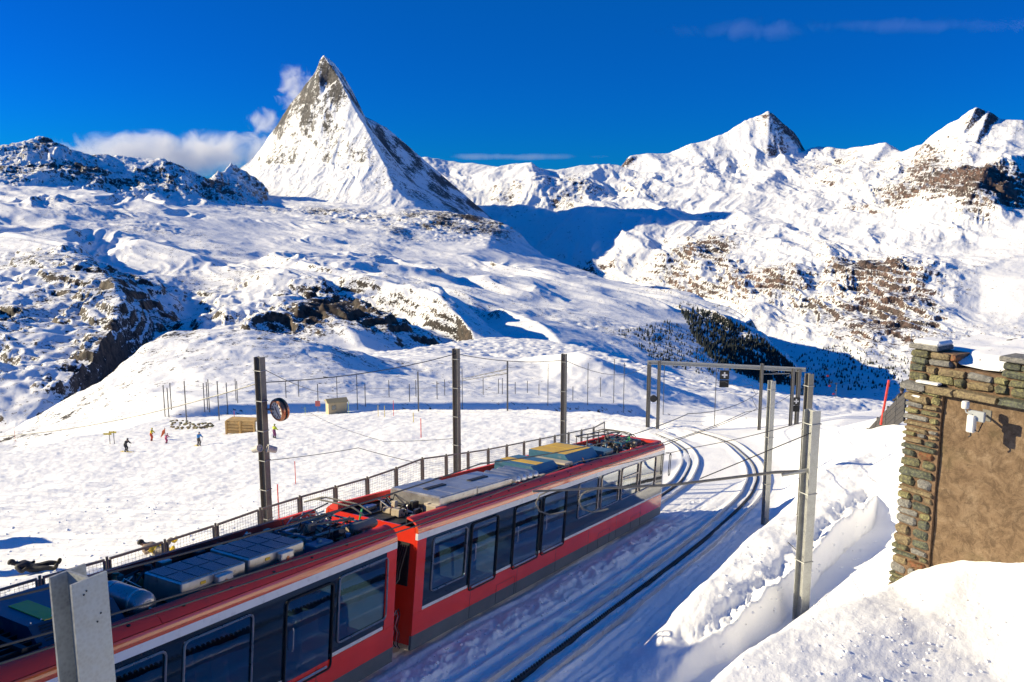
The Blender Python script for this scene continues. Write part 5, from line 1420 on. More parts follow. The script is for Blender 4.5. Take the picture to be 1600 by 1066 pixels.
# string course of thin slabs, parapet with gap and coping
t = -0.10
while t < 3.2:
    w_ = rs.uniform(.35, .75); stone(t, t + w_ - .015, ZS - .035 - 0.012, ZS + .045, -0.0 + rs.uniform(-.01, .015), house, rs.choice([5, 1, 3, 5]), .22); t += w_
m = MB(); m.box(wpt(1.55, -.28, (ZS + .05 + ZT - .28) / 2 + .0), (3.25, .36, .30), WROT); hbuild(m, 'parapet_core', M_MORTAR)
for z0, z1, segs in ((ZS + .065, ZS + .19, None), (ZS + .205, ZS + .30, None)):
    t = -.06
    while t < 3.0:
        w_ = rs.uniform(.16, .42); stone(t, min(t + w_ - .03, 3.1), z0, z1, -.14 + rs.uniform(0, .03), house); t += w_
for t0, t1 in ((-.04, .62), (1.24, 3.1)):
    zz0 = ZS + .31
    m = MB(); m.box(wpt((t0 + t1) / 2, -.28, zz0 + .10), (t1 - t0 - .04, .34, .22), WROT); hbuild(m, 'merlon_core', M_MORTAR)
    t = t0
    for r_ in range(2):
        t = t0; zc = zz0 + .015 + r_ * .10
        while t < t1 - .08:
            w_ = rs.uniform(.17, .36); stone(t, min(t + w_ - .025, t1), zc, zc + .088, -.135 + rs.uniform(0, .03), house); t += w_
    m = MB(); e1 = t1 if t0 > 1 else .34
    m.bbox(wpt((t0 + e1) / 2 - .02, -.26, zz0 + .255), (e1 - t0 + .06, .44, .07), .015, WROT); hbuild(m, 'coping_slab', STONES[5])
# snow lying on the flat roof
rv, rf = [], []
na, nb_ = 30, 22
for j in range(nb_ + 1):
    for i in range(na + 1):
        t = -0.02 + 3.3 * i / na; o = -.14 - 1.75 * j / nb_
        zz = ZS + .49 + .04 * float(fbm(np.array([t * 1.7]), np.array([o * 1.7]), 3)[0]) + .10 * (j / nb_)
        if .62 < t < 1.24: zz += .02 - .14 * max(0, 1 - j / 4.0)
        if o > -.5 and (t < .62 or t > 1.24): zz -= .05
        rv.append(wpt(t, o, zz))
for j in range(nb_):
    for i in range(na): a = j * (na + 1) + i; rf.append((a, a + 1, a + na + 2, a + na + 1))
m = MB(); m.add(rv, rf); sn = m.mesh('roof_snow', M_SNOW); sn.polygons.foreach_set('use_smooth', [True] * len(sn.polygons))
so = bpy.data.objects.new('roof_snow', sn); COL.objects.link(so); so.parent = house; so.location = hinv
m = MB(); m.box(wpt(1.6, -1.2, (ZS + ZB) / 2 + .1), (3.2, 1.3, ZS - ZB), WROT); hbuild(m, 'rear_wall', M_MORTAR)
m = MB(); m.bbox(wpt(.15, -.27, ZS + .31 + .32), (.40, .40, .08), .03, WROT); hbuild(m, 'snow_cap', M_SNOW)
for t0, t1, h in ((.0, .34, .10), (.52, .72, .16), (1.05, 1.4, .14), (1.9, 2.4, .14)):
    o = -1.82
    m = MB(); m.box(wpt((t0 + t1) / 2, o, ZS + .42), (t1 - t0, .22, h + .1), WROT); hbuild(m, 'rear_merlon', M_MORTAR)
    m = MB(); m.bbox(wpt((t0 + t1) / 2, o, ZS + .50 + h * .4), (t1 - t0 + .05, .3, .04), .01, WROT); hbuild(m, 'coping_slab', STONES[5])
# snow ledges on protruding stones
for t, z, w_ in ((.12, -2.72, .16), (.28, ZS + .075, .34)):
    m = MB(); m.bbox(wpt(t, .0, z), (w_, .12, .035), .012, WROT); hbuild(m, 'snow_cap', M_SNOW)

# weather camera on the plaster
cpos = wpt(1.10, .34, z_at(1548, 662, wpt(1.10, .34, 0)))
wc = empty('surveillance_camera', cpos, WROT.to_euler(), 'white weather camera box on a bracket fixed to the plaster wall', 'camera')
M['plastic'] = painted('white_plastic', (0.74, 0.73, 0.70), 0.4, 0, .06, 6)
M['grey_plastic'] = painted('grey_plastic', (0.38, 0.40, 0.42), 0.4, 0, .1, 6)
m = MB(); m.bbox((0, 0, 0), (.10, .09, .24), .012); m.build('housing', M['plastic'], wc)
m = MB(); m.bbox((.045, .03, .11), (.22, .05, .14), .01); m.build('sensor_plate', M['grey_plastic'], wc)
m = MB(); m.lathe((-.10, 0, .19), [(.0, 0), (.045, 0), (.05, .02), (.05, .085), (.04, .10), (0, .10)], 14); m.build('sensor_cap', M['plastic'], wc, 40)
m = MB(); m.tube([(-.10, 0, .19), (-.08, .0, .14), (0, 0, .12)], .012, 6); m.build('stalk', M['grey_plastic'], wc)
m = MB(); m.tube([(0, .02, .06), (.01, .39, .06)], .016, 6); m.build('bracket_arm', M['galv_dark'], wc)
m = MB(); m.bbox((0.01, .38, .06), (.12, .02, .16), .006); m.build('wall_plate', M['galv_dark'], wc)
m = MB(); m.tube([(.05, .0, -.08), (.09, .02, -.10), (.10, .08, .0), (.06, .2, .03)], .008, 5); m.tube([(0, -.01, -.12), (.01, -.01, -.16), (-.02, -.01, -.19)], .010, 5); m.build('cable', M['cable'], wc)

# ------------------------------------------------------------------ barrier, marker poles
be = empty('barrier', at(1338, 700, 56), None, 'dark slatted barrier climbing beside the path left of the stone corner', 'barrier')
binv = -Vector(be.location)
M['barrier'] = painted('weathered_dark_boards', (0.05, 0.047, 0.048), 0.7, 0, .3, 3, (0.10, 0.09, 0.085))
bp = [Vector(at(px, py, Y)) for px, py, Y in ((1338, 690, 46), (1354, 672, 44.5), (1370, 655, 43), (1386, 638, 41.5), (1402, 622, 40), (1416, 610, 38.8))]
for k, (a, b) in enumerate(zip(bp[:-1], bp[1:])):
    for q in range(5):
        dz = -.06 - q * .29
        pts = [a.lerp(b, .02) + Vector((0, 0, dz)), a.lerp(b, .98) + Vector((0, 0, dz)), a.lerp(b, .98) + Vector((0, 0, dz - .27)), a.lerp(b, .02) + Vector((0, 0, dz - .27))]
        m = MB(); m.prism(pts, (0, 0, 0), (-.05, -.04, 0)); m.build('board', M['barrier'], be, loc=binv)
    m = MB(); m.box(a + Vector((.06, .05, -.75)), (.08, .08, 1.7)); m.build('post', M['galv_dark'], be, loc=binv)
def pole(p, top, r, mat, label, name='marker_pole', group='piste marker poles', band=None):
    p = Vector(p); e = empty(name, p, None, label, 'pole', group)
    m = MB(); d = Vector(top) - p; m.tube([-d.normalized() * .3, d], r, 6); m.build('shaft', M[mat], e)
    if band:
        m = MB(); m.tube([d * .8, d * .86], r * 1.25, 6); m.build('band', M[band], e)
M['marker_red'] = painted('red_marker_paint', (0.72, 0.05, 0.035), .5); M['marker_yellow'] = painted('yellow_marker_paint', (0.75, 0.55, 0.03), .5); M['marker_green'] = painted('lime_marker_paint', (0.45, 0.6, 0.03), .5)
pole(at(1378, 655, 42), at(1389, 594, 42), .06, 'marker_red', 'tall red pole leaning in front of the dark barrier')
for px, pt, pb, mt, lab in ((436, 757, 812, 'marker_red', 'bright red pole at the fence beside the clock mast foot'), (462, 721, 756, 'marker_red', 'thin red pole on the piste right of the clock mast'), (658, 654, 684, 'marker_red', 'dark red pole in mid piste left of the second mast'),
                            (591, 633, 651, 'marker_yellow', 'yellow pole right of the beige hut'), (601, 634, 652, 'marker_yellow', 'second yellow pole right of the beige hut'), (615, 626, 650, 'marker_red', 'red pole farther right of the beige hut'), (646, 645, 660, 'marker_yellow', 'short yellow pole near the loop track'),
                            (24 + 0, 668, 690, 'marker_red', 'pink red pole at the far left edge of the piste'), (367, 642, 668, 'marker_red', 'red pole beside the timber box'), (545, 628, 646, 'marker_green', 'lime pole at the right of the hut'), (477, 636, 648, 'marker_green', 'lime pole left of the hut')):
    p = hit(px, pb)
    if p is not None: pole(p, (p.x, p.y, z_at(px, pt, p)), .05 if p.y > 60 else .028, mt, lab)

# ------------------------------------------------------------------ hut, sign, timber box, boulder wall
M['hut'] = painted('beige_hut_paint', (0.50, 0.40, 0.24), .6, 0, .1, 1, (0.4, 0.33, 0.2)); M['hut_roof'] = painted('olive_roof', (0.30, 0.26, 0.16), .6)
M['timber'] = painted('yellow_timber', (0.55, 0.36, 0.14), .7, 0, .25, 1.5, (0.36, 0.23, 0.09)); M['sign_red'] = painted('faded_red_sign', (0.62, 0.16, 0.14), .6)
hp = hit(526, 646)
if hp:
    e = empty('hut', hp, (0, 0, R(25)), 'small beige hut with a dark window beside the loop track', 'hut')
    s_ = hp.y * 30 / FPX; H = hp.y * 20 / FPX
    m = MB(); m.box((0, 0, H / 2 - .4), (s_, s_ * .7, H + .8)); m.build('wall', M['hut'], e)
    m = MB(); m.prism([(-s_ * .56, -s_ * .42, H), (-s_ * .56, s_ * .42, H), (-s_ * .56, s_ * .42, H + .15), (-s_ * .56, 0, H + .7), (-s_ * .56, -s_ * .42, H + .15)], (0, 0, 0), (s_ * 1.12, 0, 0)); m.build('roof', M['hut_roof'], e)
    m = MB(); m.box((-s_ * .22, -s_ * .36, H * .62), (s_ * .2, .06, H * .34)); w = m.build('window', M['glass'], e)
    m = MB(); m.tube([(-s_ * .33, -s_ * .37, H * .44), (-s_ * .11, -s_ * .37, H * .44), (-s_ * .11, -s_ * .37, H * .8), (-s_ * .33, -s_ * .37, H * .8)], .05, 4, closed=True); m.build('frame', M['hut_roof'], w)
sp_ = hit(497, 644)
if sp_:
    e = empty('piste_sign', sp_, None, 'faded red square sign left of the beige hut', 'sign')
    k = sp_.y / FPX
    m = MB(); m.tube([(0, 0, -.4), (0, 0, 20 * k)], .06, 6); m.build('post', M['galv_dark'], e)
    m = MB(); m.box((0, -.06, 14 * k), (8 * k, .05, 9 * k)); m.build('board', M['sign_red'], e)
tp = hit(377, 677)
if tp:
    k = tp.y / FPX
    e = empty('timber_box', tp, (0, 0, R(-8)), 'yellow timber retaining box below the near loop track', 'retaining box')
    wB, hB = 50 * k, 20 * k
    for q in range(4):
        m = MB(); m.bbox((0, 0, hB * (q + .5) / 4 - .1), (wB, .30, hB / 4 - .04), .04); m.build('plank', M['timber'], e)
    for x in (-.48, 0, .48):
        m = MB(); m.bbox((x * wB, -.2, hB / 2 - .1), (.25, .25, hB + .2), .03); m.build('post', M['timber'], e)
    m = MB(); m.bbox((0, .9, hB + .0), (wB, 2.0, .22), .05); m.build('lid', M['timber'], e)
bw = [hit(px, py) for px, py in ((263, 672), (285, 672), (310, 672), (330, 668))]
if all(bw):
    e = empty('boulder_wall', bw[0], None, 'sunlit yellow brown boulder wall holding the left loop bend', 'boulder wall')
    inv = -Vector(bw[0]); rb = random.Random(2)
    for k in range(70):
        t = rb.random() * 2.99; i = int(t); a, b = bw[i], bw[i + 1]; p = a.lerp(b, t - i)
        kk = p.y / FPX; r_ = rb.uniform(1.2, 2.8) * kk
        hh = 18 * kk * (1 - (t / 3) * .7) * rb.random()
        bm = bmesh.new(); bmesh.ops.create_icosphere(bm, subdivisions=1, radius=r_)
        for v in bm.verts: v.co = Vector((v.co.x * 1.3, v.co.y, v.co.z * .75)) * rb.uniform(.75, 1.2)
        bm.verts.index_update(); m = MB(); m.add([v.co + p + Vector((0, .8 - hh * .0, hh)) for v in bm.verts], [[v.index for v in f.verts] for f in bm.faces]); bm.free()
        m.build('boulder', STONES[rb.choice([3, 3, 4, 0])], e, loc=inv)
# orange net at the wall end, yellow sign frames left
p = hit(254, 684)
if p:
    k = p.y / FPX; e = empty('safety_net', p, (0, 0, R(20)), 'small orange safety net at the left end of the boulder wall', 'safety net')
    M['orange'] = painted('orange_net', (0.8, 0.16, 0.04), .6)
    m = MB(); m.prism([(-3 * k, 0, 0), (3 * k, 0, 6 * k), (5 * k, 0, 15 * k), (0, 0, 11 * k)], (0, 0, 0), (0, .08, 0)); m.build('mesh', M['orange'], e)
    m = MB(); m.tube([(4 * k, .1, -.3), (4 * k, .1, 16 * k)], .05, 5); m.build('stake', M['galv_dark'], e)
p = hit(172, 694)
if p:
    k = p.y / FPX; e = empty('direction_sign', p, None, 'yellow direction sign on two thin posts at left of piste', 'sign')
    for x in (0, 7 * k):
        m = MB(); m.tube([(x, 0, -.3), (x, 0, 22 * k)], .05, 5); m.build('post', M['galv_dark'], e)
    for z_, x0, x1 in ((17 * k, -9 * k, 4 * k), (20 * k, 1 * k, 12 * k)):
        m = MB(); m.box(((x0 + x1) / 2, -.08, z_), (x1 - x0, .05, 2.6 * k)); m.build('board', M['marker_yellow'], e)

# ------------------------------------------------------------------ people
def person(loc, rotz, scale, J, cols, label, extra=None, tilt=None):
    """J: joint positions in a 1.75 m figure; one skinned body, coloured by the part of the body"""
    names = list(J); idx = {n: i for i, n in enumerate(names)}
    bones = [('pelvis', 'chest'), ('chest', 'neck'), ('neck', 'head'), ('head', 'crown')]
    for s_ in 'LR':
        bones += [('pelvis', 'hip' + s_), ('hip' + s_, 'knee' + s_), ('knee' + s_, 'ankle' + s_), ('ankle' + s_, 'toe' + s_), ('chest', 'sh' + s_), ('sh' + s_, 'elbow' + s_), ('elbow' + s_, 'hand' + s_)]
    rad = dict(pelvis=.155, chest=.17, neck=.065, head=.10, crown=.085)
    for s_ in 'LR': rad.update({'hip' + s_: .125, 'knee' + s_: .095, 'ankle' + s_: .085, 'toe' + s_: .07, 'sh' + s_: .10, 'elbow' + s_: .078, 'hand' + s_: .055})
    rad.update(pelvis=.18, chest=.20)
    me = bpy.data.meshes.new('person_skeleton'); me.from_pydata([J[n] for n in names], [(idx[a], idx[b]) for a, b in bones], []); me.update()
    o = bpy.data.objects.new('person_tmp', me); COL.objects.link(o)
    md = o.modifiers.new('skin', 'SKIN'); sv = me.skin_vertices[0].data
    for n in names: r_ = rad[n]; sv[idx[n]].radius = (r_, r_ * (.8 if n in ('pelvis', 'chest') else 1)); sv[idx[n]].use_root = (n == 'pelvis')
    sb = o.modifiers.new('sub', 'SUBSURF'); sb.levels = 1; sb.render_levels = 1
    dg = bpy.context.evaluated_depsgraph_get(); dg.update()
    ev = bpy.data.meshes.new_from_object(o.evaluated_get(dg))
    bpy.data.objects.remove(o)
    mats = [painted('cloth_%s_%d' % (label[:12], k), c, .75, 0, .12, 9) for k, c in enumerate(cols)]   # jacket, trousers, boots, head
    ev.materials.clear()
    for m_ in mats: ev.materials.append(m_)
    zone = {'pelvis': 1, 'neck': 3, 'head': 3, 'crown': 3, 'chest': 0}
    for s_ in 'LR': zone.update({'hip' + s_: 1, 'knee' + s_: 1, 'ankle' + s_: 2, 'toe' + s_: 2, 'sh' + s_: 0, 'elbow' + s_: 0, 'hand' + s_: 2})
    P = np.array([J[n] for n in names])
    for f in ev.polygons:
        d = ((P - np.array(f.center)) ** 2).sum(1); f.material_index = zone[names[int(np.argmin(d))]]; f.use_smooth = True
    e = empty('person', loc, (tilt or (0, 0, rotz)) if tilt else (0, 0, rotz), label, 'person', 'skiers and visitors on the snow')
    e.scale = (scale,) * 3
    b = bpy.data.objects.new('body', ev); COL.objects.link(b); b.parent = e
    h = MB(); c = Vector(J['head']) + (Vector(J['crown']) - Vector(J['head'])) * .55
    h.lathe(c - Vector((0, 0, .04)), [(.118, 0), (.125, .05), (.10, .11), (.05, .145), (0, .15)], 12); h.build('helmet', mats[4] if len(mats) > 4 else mats[2], e, 60)
    if extra == 'skis':
        for s_ in 'LR':
            t = Vector(J['toe' + s_]); a = Vector(J['ankle' + s_]); d = Vector((t.x - a.x, t.y - a.y, 0)).normalized()
            c = (a + t) / 2; z_ = min(a.z, t.z) - .075
            m = MB(); m.tube([Vector((c.x, c.y, z_)) - d * .75, Vector((c.x, c.y, z_)) + d * .75, Vector((c.x, c.y, z_ + .10)) + d * .92], [.04, .04, .025], 4); m.build('ski', M['marker_yellow'] if cols[0][0] < .1 else M['white'], e)
            hnd = Vector(J['hand' + s_]); m = MB(); m.tube([hnd, hnd - d * .5 + Vector((0, 0, -hnd.z + .05))], .012, 5); m.build('ski_pole', M['rubber'], e)
    return e
def stand(lean=0.0, crouch=0.0, arms=0.0, step=0.0):
    k = crouch
    J = dict(pelvis=(0, .02 + .15 * k, .95 - .22 * k), chest=(0, -.02 - .22 * lean - .05 * k, 1.32 - .26 * k), neck=(0, -.03 - .30 * lean - .08 * k, 1.50 - .28 * k), head=(0, -.05 - .36 * lean - .1 * k, 1.60 - .29 * k), crown=(0, -.05 - .40 * lean - .1 * k, 1.72 - .29 * k))
    for s_, x in (('L', 1), ('R', -1)):
        st = step * x
        J.update({'hip' + s_: (.10 * x, .02 + .15 * k, .88 - .22 * k), 'knee' + s_: (.13 * x, -.06 - .18 * k + st, .48 - .04 * k), 'ankle' + s_: (.14 * x, .05 + st, .10), 'toe' + s_: (.15 * x, -.13 + st, .07),
                  'sh' + s_: (.20 * x, -.02 - .26 * lean - .06 * k, 1.40 - .27 * k), 'elbow' + s_: (.30 * x, -.10 - .25 * lean - .1 * k - .1 * arms, 1.14 - .26 * k), 'hand' + s_: (.30 * x, -.28 - .25 * lean - .12 * k - .15 * arms, 1.02 - .2 * k + .25 * arms)})
    return J
PEOPLE = [((197, 706), 1.0, stand(.6, .6, .3), [(.03, .03, .035), (.05, .045, .05), (.03, .03, .03), (.25, .16, .12), (.05, .05, .05)], 'crouching skier in black at the left of the piste', 'skis', R(70)),
          ((311, 697), 1.0, stand(.2, .25, .2), [(.05, .28, .62), (.10, .085, .075), (.04, .04, .04), (.45, .30, .22), (.25, .32, .4)], 'skier in a bright blue jacket on the sunny piste', 'skis', R(60)),
          ((429, 685), 1.0, stand(.1, .05, .1), [(.52, .60, .03), (.16, .03, .12), (.05, .05, .05), (.3, .2, .15), (.30, .33, .08)], 'skier in lime jacket and purple trousers under the clock', None, R(150)),
          ((237, 689), 1.0, stand(.2, .2, .2), [(.75, .62, .04), (.65, .10, .04), (.3, .05, .04), (.4, .27, .2), (.6, .5, .1)], 'small skier in yellow top and red trousers by the boulder wall', None, R(90)),
          ((260, 693), .78, stand(.4, .4, .3), [(.66, .12, .22), (.55, .12, .20), (.2, .1, .1), (.4, .27, .2), (.5, .2, .2)], 'child skier in pink below the boulder wall', None, R(80)),
          ((371.5, 676), 1.0, stand(.0, .0, 0), [(.10, .055, .03), (.06, .045, .04), (.05, .04, .04), (.35, .22, .16), (.07, .05, .04)], 'person in brown standing before the timber box', None, R(170))]
for (px, py), sc_, J, cols, lab, ex, rz in PEOPLE:
    p = hit(px, py)
    if p is not None: person((p.x, p.y, p.z - .01), rz, sc_, J, cols, lab, ex)
pp = Vector(at(1408, 660, 40.5)); person(pp, R(200), 1.0, stand(.15, .05, .3), [(.02, .02, .024), (.022, .022, .026), (.02, .02, .02), (.15, .10, .08), (.02, .02, .02)], 'person in black standing on the path at the stone corner')
def lying(knees):
    J = stand(0, 0, 0)
    # sitting back on the snow, legs forward
    J = dict(pelvis=(0, 0, .14), chest=(0, .40, .26), neck=(0, .58, .32), head=(0, .68, .36), crown=(0, .79, .40))
    for s_, x in (('L', 1), ('R', -1)):
        kz = knees * (1 if x > 0 else .45)
        J.update({'hip' + s_: (.11 * x, -.05, .14), 'knee' + s_: (.15 * x, -.40, .16 + .42 * kz), 'ankle' + s_: (.16 * x, -.78 + .22 * kz, .14 + .35 * kz), 'toe' + s_: (.17 * x, -.84 + .2 * kz, .32 + .36 * kz),
                  'sh' + s_: (.21 * x, .46, .28), 'elbow' + s_: (.34 * x, .26, .16), 'hand' + s_: (.24 * x, .10, .30)})
    return J
for px, py, rz, cols, lab, kn in ((55, 895, R(95), [(.02, .02, .03), (.018, .02, .03), (.03, .025, .02), (.05, .04, .04), (.02, .02, .025)], 'person in black lying on the snow behind the fence', .25),
                                  (249, 868, R(75), [(.30, .22, .16), (.22, .19, .16), (.80, .55, .03), (.28, .16, .11), (.02, .018, .018)], 'person with yellow boots reclining on snow behind the fence', 1.0)):
    p = hit(px, py)
    if p is not None: person((p.x, p.y, p.z + .02), rz, 1.0, lying(kn), cols, lab)

# ------------------------------------------------------------------ unseen station building, added left of the picture to shade the rear car
st = empty('unseen_station_building', (-27, 9.2, gz(-27, 9.2)), None, 'unseen stone station building added left of the platform to shade the rear car', 'building')
zb = gz(-27, 9.2)
Hh = 1.5 - zb
m = MB(); m.box((0, 0, (Hh - 2.2) / 2 - 1), (9, 19.5, Hh - 2.2 + 2)); m.build('wall', M_MORTAR, st)
m = MB(); m.prism([(-5.2, -10.2, Hh - 2.4), (5.2, -10.2, Hh - 2.4), (5.2, -10.2, Hh - 2.0), (0, -10.2, Hh + 1.6), (-5.2, -10.2, Hh - 2.0)], (0, 0, 0), (0, 20.4, 0)); m.build('roof', M_SNOW, st)
for yk in (-7, -3, 1, 5):
    m = MB(); m.box((4.53, yk, 3.2), (.1, 1.2, 1.5)); w = m.build('window', M['glass'], st)
    m = MB(); m.tube([(4.6, yk - .65, 2.4), (4.6, yk + .65, 2.4), (4.6, yk + .65, 4.0), (4.6, yk - .65, 4.0)], .06, 4, closed=True); m.build('frame', M['white'], w)

for sx, sy, w_, d_, h_, lab in ((-30.5, 35.6, 3.2, 1.7, 3.6, 'unseen low wooden kiosk added to cast shade on the left of the piste'), (-27.5, 28.2, 3.0, 1.0, 5.0, 'unseen narrow wooden block added to cast a shade band behind the fence'), (-26.5, 24.6, 2.4, 1.3, 5.2, 'unseen tall wooden block added to cast shade on the snow by the platform')):
    g0 = gz(sx, sy); e = empty('shade_shed', (sx, sy, g0), None, lab, 'shade_shed', 'unseen shade casters left of the piste')  # added out of view so their shade bands fall across the snow
    for q in range(6):
        m = MB(); m.box((0, 0, h_ * (q + .5) / 6 - .2), (w_, d_, h_ / 6 - .01)); m.build('plank', M['timber'], e)
    m = MB(); m.prism([(-w_ * .6, -d_ * .65, h_ - .2), (-w_ * .6, d_ * .65, h_ - .2), (-w_ * .6, 0, h_ + .5)], (0, 0, 0), (w_ * 1.2, 0, 0)); m.build('roof', M_SNOW, e)
    m = MB(); m.box((w_ / 2 + .02, 0, 1.0), (.05, d_ * .5, 1.9)); m.build('door', M['hut_roof'], e)

# ------------------------------------------------------------------ forest in the valley and scattered trees
def forest(name, poly, n, seed, h0, h1, label):
    rf_ = random.Random(seed); xs = [p[0] for p in poly]; ys = [p[1] for p in poly]
    mb = MB(); k = 0; tries = 0
    def inside(x, y):
        c = False; j = len(poly) - 1
        for i in range(len(poly)):
            (xi, yi), (xj, yj) = poly[i], poly[j]
            if (yi > y) != (yj > y) and x < (xj - xi) * (y - yi) / (yj - yi) + xi: c = not c
            j = i
        return c
    V, F_ = [], []
    while k < n and tries < n * 12:
        tries += 1
        x, y = rf_.uniform(min(xs), max(xs)), rf_.uniform(min(ys), max(ys))
        if not inside(x, y): continue
        p = hit(x, y)
        if p is None or p.y < 800: continue
        if fbm(np.array([p.x / 110.]), np.array([p.y / 110.]), 3)[0] < rf_.uniform(-.55, .35): continue
        h = h0 + (h1 - h0) * rf_.random() ** 1.6; r_ = h * rf_.uniform(.20, .28); b = len(V); a0 = rf_.random() * 6
        for zz, rr in ((.05, 1.0), (.42, .62)):
            V += [(p.x + r_ * rr * math.cos(a0 + q * 1.2566), p.y + r_ * rr * math.sin(a0 + q * 1.2566), p.z + h * zz) for q in range(5)]
        V += [(p.x, p.y, p.z + h)]
        for q in range(5):
            F_.append((b + q, b + (q + 1) % 5, b + 5 + (q + 1) % 5, b + 5 + q)); F_.append((b + 5 + q, b + 5 + (q + 1) % 5, b + 10))
        k += 1
    mb.add(V, F_); mb.m = [0] * len(F_)
    mb.build(name, M['conifer'], None, None, label, 'forest', None, 'stuff')
M['conifer'] = painted('dark_conifer_needles', (0.012, 0.02, 0.019), .9, 0, .4, .05, (0.025, 0.03, 0.028))
forest('forest', [(1060, 478), (1112, 489), (1182, 523), (1243, 576), (1250, 604), (1190, 600), (1120, 570), (1085, 530)], 2600, 1, 8, 25, 'dark conifer forest on the shaded valley flank')
forest('scattered_trees', [(1240, 560), (1300, 540), (1420, 560), (1430, 600), (1330, 612), (1260, 606)], 420, 2, 10, 18, 'scattered dark conifers on the sunny lower slope across the valley')
forest('forest_edge', [(960, 520), (1050, 500), (1130, 565), (1120, 590), (1040, 575)], 500, 3, 7, 13, 'thin conifers dotting the snowfield edge above the forest')

# chairlift in the valley
p = hit(1306, 622)
if p:
    k = p.y / FPX
    e = empty('chairlift_pylon', p, None, 'small distant chairlift pylon right of the gantry', 'pylon')
    m = MB(); m.tube([(0, 0, -1), (0, 0, 24 * k)], [.25, .15], 6); m.build('shaft', M['galv_dark'], e)
    m = MB(); m.box((0, 0, 24 * k), (9 * k, .3, .3)); m.build('crossarm', M['galv_dark'], e)
    for i, (dx, dz) in enumerate(((-4, 6), (4, 9), (-2, 14), (5, 17), (3, 26), (6, 34))):
        c = empty('chairlift_chair', p + Vector((dx * k, i * 6, dz * k)), None, 'tiny chairlift chair at the distant pylon, %s from the bottom' % ('first', 'second', 'third', 'fourth', 'fifth', 'sixth')[i], 'chair', 'chairlift chairs')
        m = MB(); m.box((0, 0, 0), (3.4 * k, .5, .5)); m.box((0, .3, .5), (3.4 * k, .12, .8)); m.build('seat', M['black'] if i % 2 else M['marker_red'], c)
        m = MB(); m.tube([(0, 0, .2), (0, 0, 4 * k)], .05, 4); m.build('hanger', M['galv_dark'], c)

# ------------------------------------------------------------------ cloud bank behind the ridge and the banner cloud at the summit
def cloud(name, c, size, dens, nscale, label, base=0.0, soft=0.5):
    bm = bmesh.new(); bmesh.ops.create_icosphere(bm, subdivisions=3, radius=1.0)
    me = bpy.data.meshes.new(name); bm.to_mesh(me); bm.free()
    o = bpy.data.objects.new(name, me); COL.objects.link(o); o.location = c; o.scale = size
    m = bpy.data.materials.new(name + '_vapour'); m.use_nodes = True; nt = m.node_tree; nt.nodes.clear()
    out = nt.nodes.new('ShaderNodeOutputMaterial'); pv = nt.nodes.new('ShaderNodeVolumePrincipled')
    pv.inputs['Color'].default_value = (0.97, 0.975, 0.98, 1); pv.inputs['Anisotropy'].default_value = 0.0
    tc = nt.nodes.new('ShaderNodeTexCoord')
    ln = nt.nodes.new('ShaderNodeVectorMath'); ln.operation = 'LENGTH'; nt.links.new(tc.outputs['Object'], ln.inputs[0])
    n = noise(nt, nscale, 7, 0.62, geo_pos(nt), 0.8)
    fall = math_(nt, 'SUBTRACT', 1.0, ln.outputs['Value'])
    v = math_(nt, 'ADD', math_(nt, 'MULTIPLY', fall, 1.5), math_(nt, 'MULTIPLY', math_(nt, 'SUBTRACT', n.outputs[0], 0.5), 3.6))
    v = math_(nt, 'MULTIPLY', math_(nt, 'MAXIMUM', math_(nt, 'SUBTRACT', v, soft), 0.0), dens)
    nt.links.new(v, pv.inputs['Density']); nt.links.new(pv.outputs[0], out.inputs['Volume'])
    me.materials.append(m); tag(o, label, 'cloud', None, 'stuff')
    return o
pc = at(265, 242, 9600); cloud('cloud', pc, (1750, 520, 300), 0.006, 0.0032, 'low white cloud bank lying behind the dark left ridge', soft=.25)
pc = at(462, 138, 9250); cloud('cloud', pc, (250, 160, 330), 0.008, 0.006, 'thin banner cloud drifting left of the pyramid summit', soft=.45)
pc = at(412, 192, 9350); cloud('cloud', pc, (240, 160, 180), 0.006, 0.006, 'small cloud puff on the left flank of the pyramid peak', soft=.4)
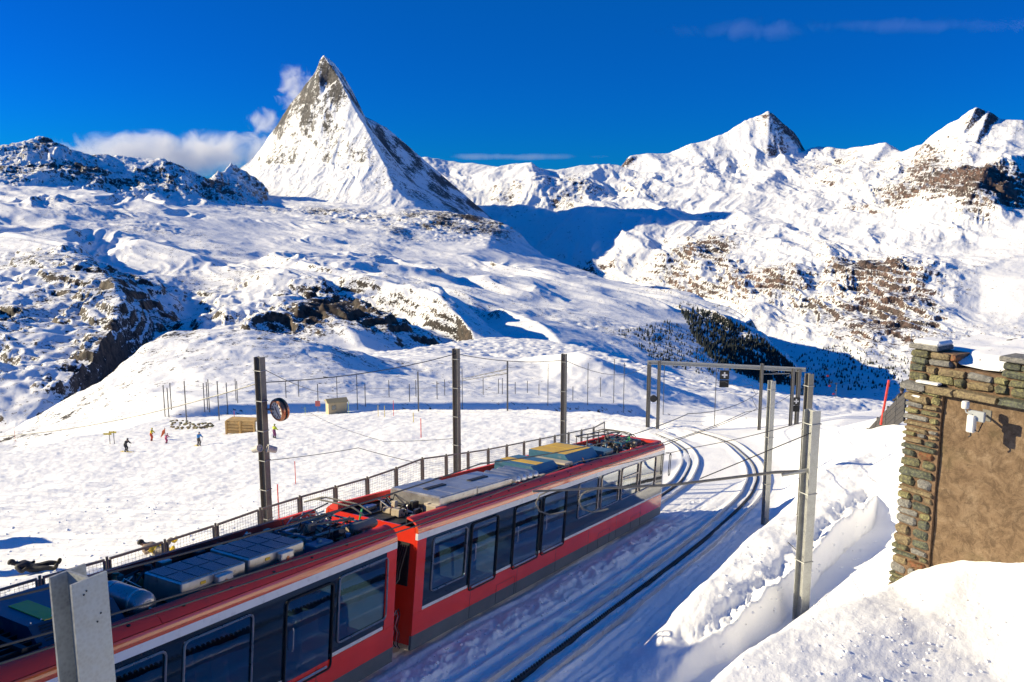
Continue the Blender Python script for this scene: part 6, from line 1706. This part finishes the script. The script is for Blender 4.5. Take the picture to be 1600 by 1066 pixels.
pc = at(1165, 46, 24000); cloud('cloud', pc, (2600, 600, 360), 0.0001, 0.0011, 'faint high wisp of cloud above the right hand peaks', soft=.35)
pc = at(1440, 40, 26000); cloud('cloud', pc, (5200, 700, 260), 0.00006, 0.0009, 'long thin streak of cloud at upper right of the sky', soft=.3)
pc = at(800, 245, 26000); cloud('cloud', pc, (3000, 700, 110), 0.00025, 0.0008, 'low thin cloud streak right of the pyramid peak', soft=.2)

# ------------------------------------------------------------------ loose clods of snow on the mound, the bank and beside the rails
rc_ = random.Random(9); V, F_ = [], []
bm = bmesh.new(); bmesh.ops.create_icosphere(bm, subdivisions=1, radius=1.0); bm.verts.index_update()
cv = [v.co.copy() for v in bm.verts]; cf = [[v.index for v in f.verts] for f in bm.faces]; bm.free()
def clods(px0, px1, py0, py1, n, r0, r1, skip=None):
    k = t = 0
    while k < n and t < n * 4:
        t += 1
        p = hit(rc_.uniform(px0, px1), rc_.uniform(py0, py1))
        if p is None or p.y > 60: continue
        u, v = xy2uv(p.x, p.y)
        if skip and not skip(u, v): continue
        r_ = r0 + (r1 - r0) * rc_.random() ** 3; b = len(V)
        sx, sy, sz = rc_.uniform(.8, 1.4), rc_.uniform(.8, 1.4), rc_.uniform(.5, .9)
        for c in cv: V.append((p.x + c.x * r_ * sx * rc_.uniform(.8, 1.2), p.y + c.y * r_ * sy * rc_.uniform(.8, 1.2), p.z + c.z * r_ * sz * rc_.uniform(.8, 1.2)))
        for f in cf: F_.append([i + b for i in f])
        k += 1
clods(1060, 1600, 860, 1066, 420, .006, .032, lambda u, v: v > 6.5)
clods(1040, 1420, 700, 960, 260, .012, .07, lambda u, v: 5.3 < v < 9.5)
clods(560, 1180, 780, 1066, 420, .012, .075, lambda u, v: .25 < v < 1.7)
clods(560, 1180, 780, 1066, 160, .01, .04, lambda u, v: 1.7 < v < 4.6)
clods(0, 400, 780, 930, 420, .015, .09, lambda u, v: v < -6.5)
m = MB(); m.add(V, F_); m.build('snow_clods', M_SNOW, None, None, 'loose clods of snow beside the tracks and on the mound', 'snow', None, 'stuff')
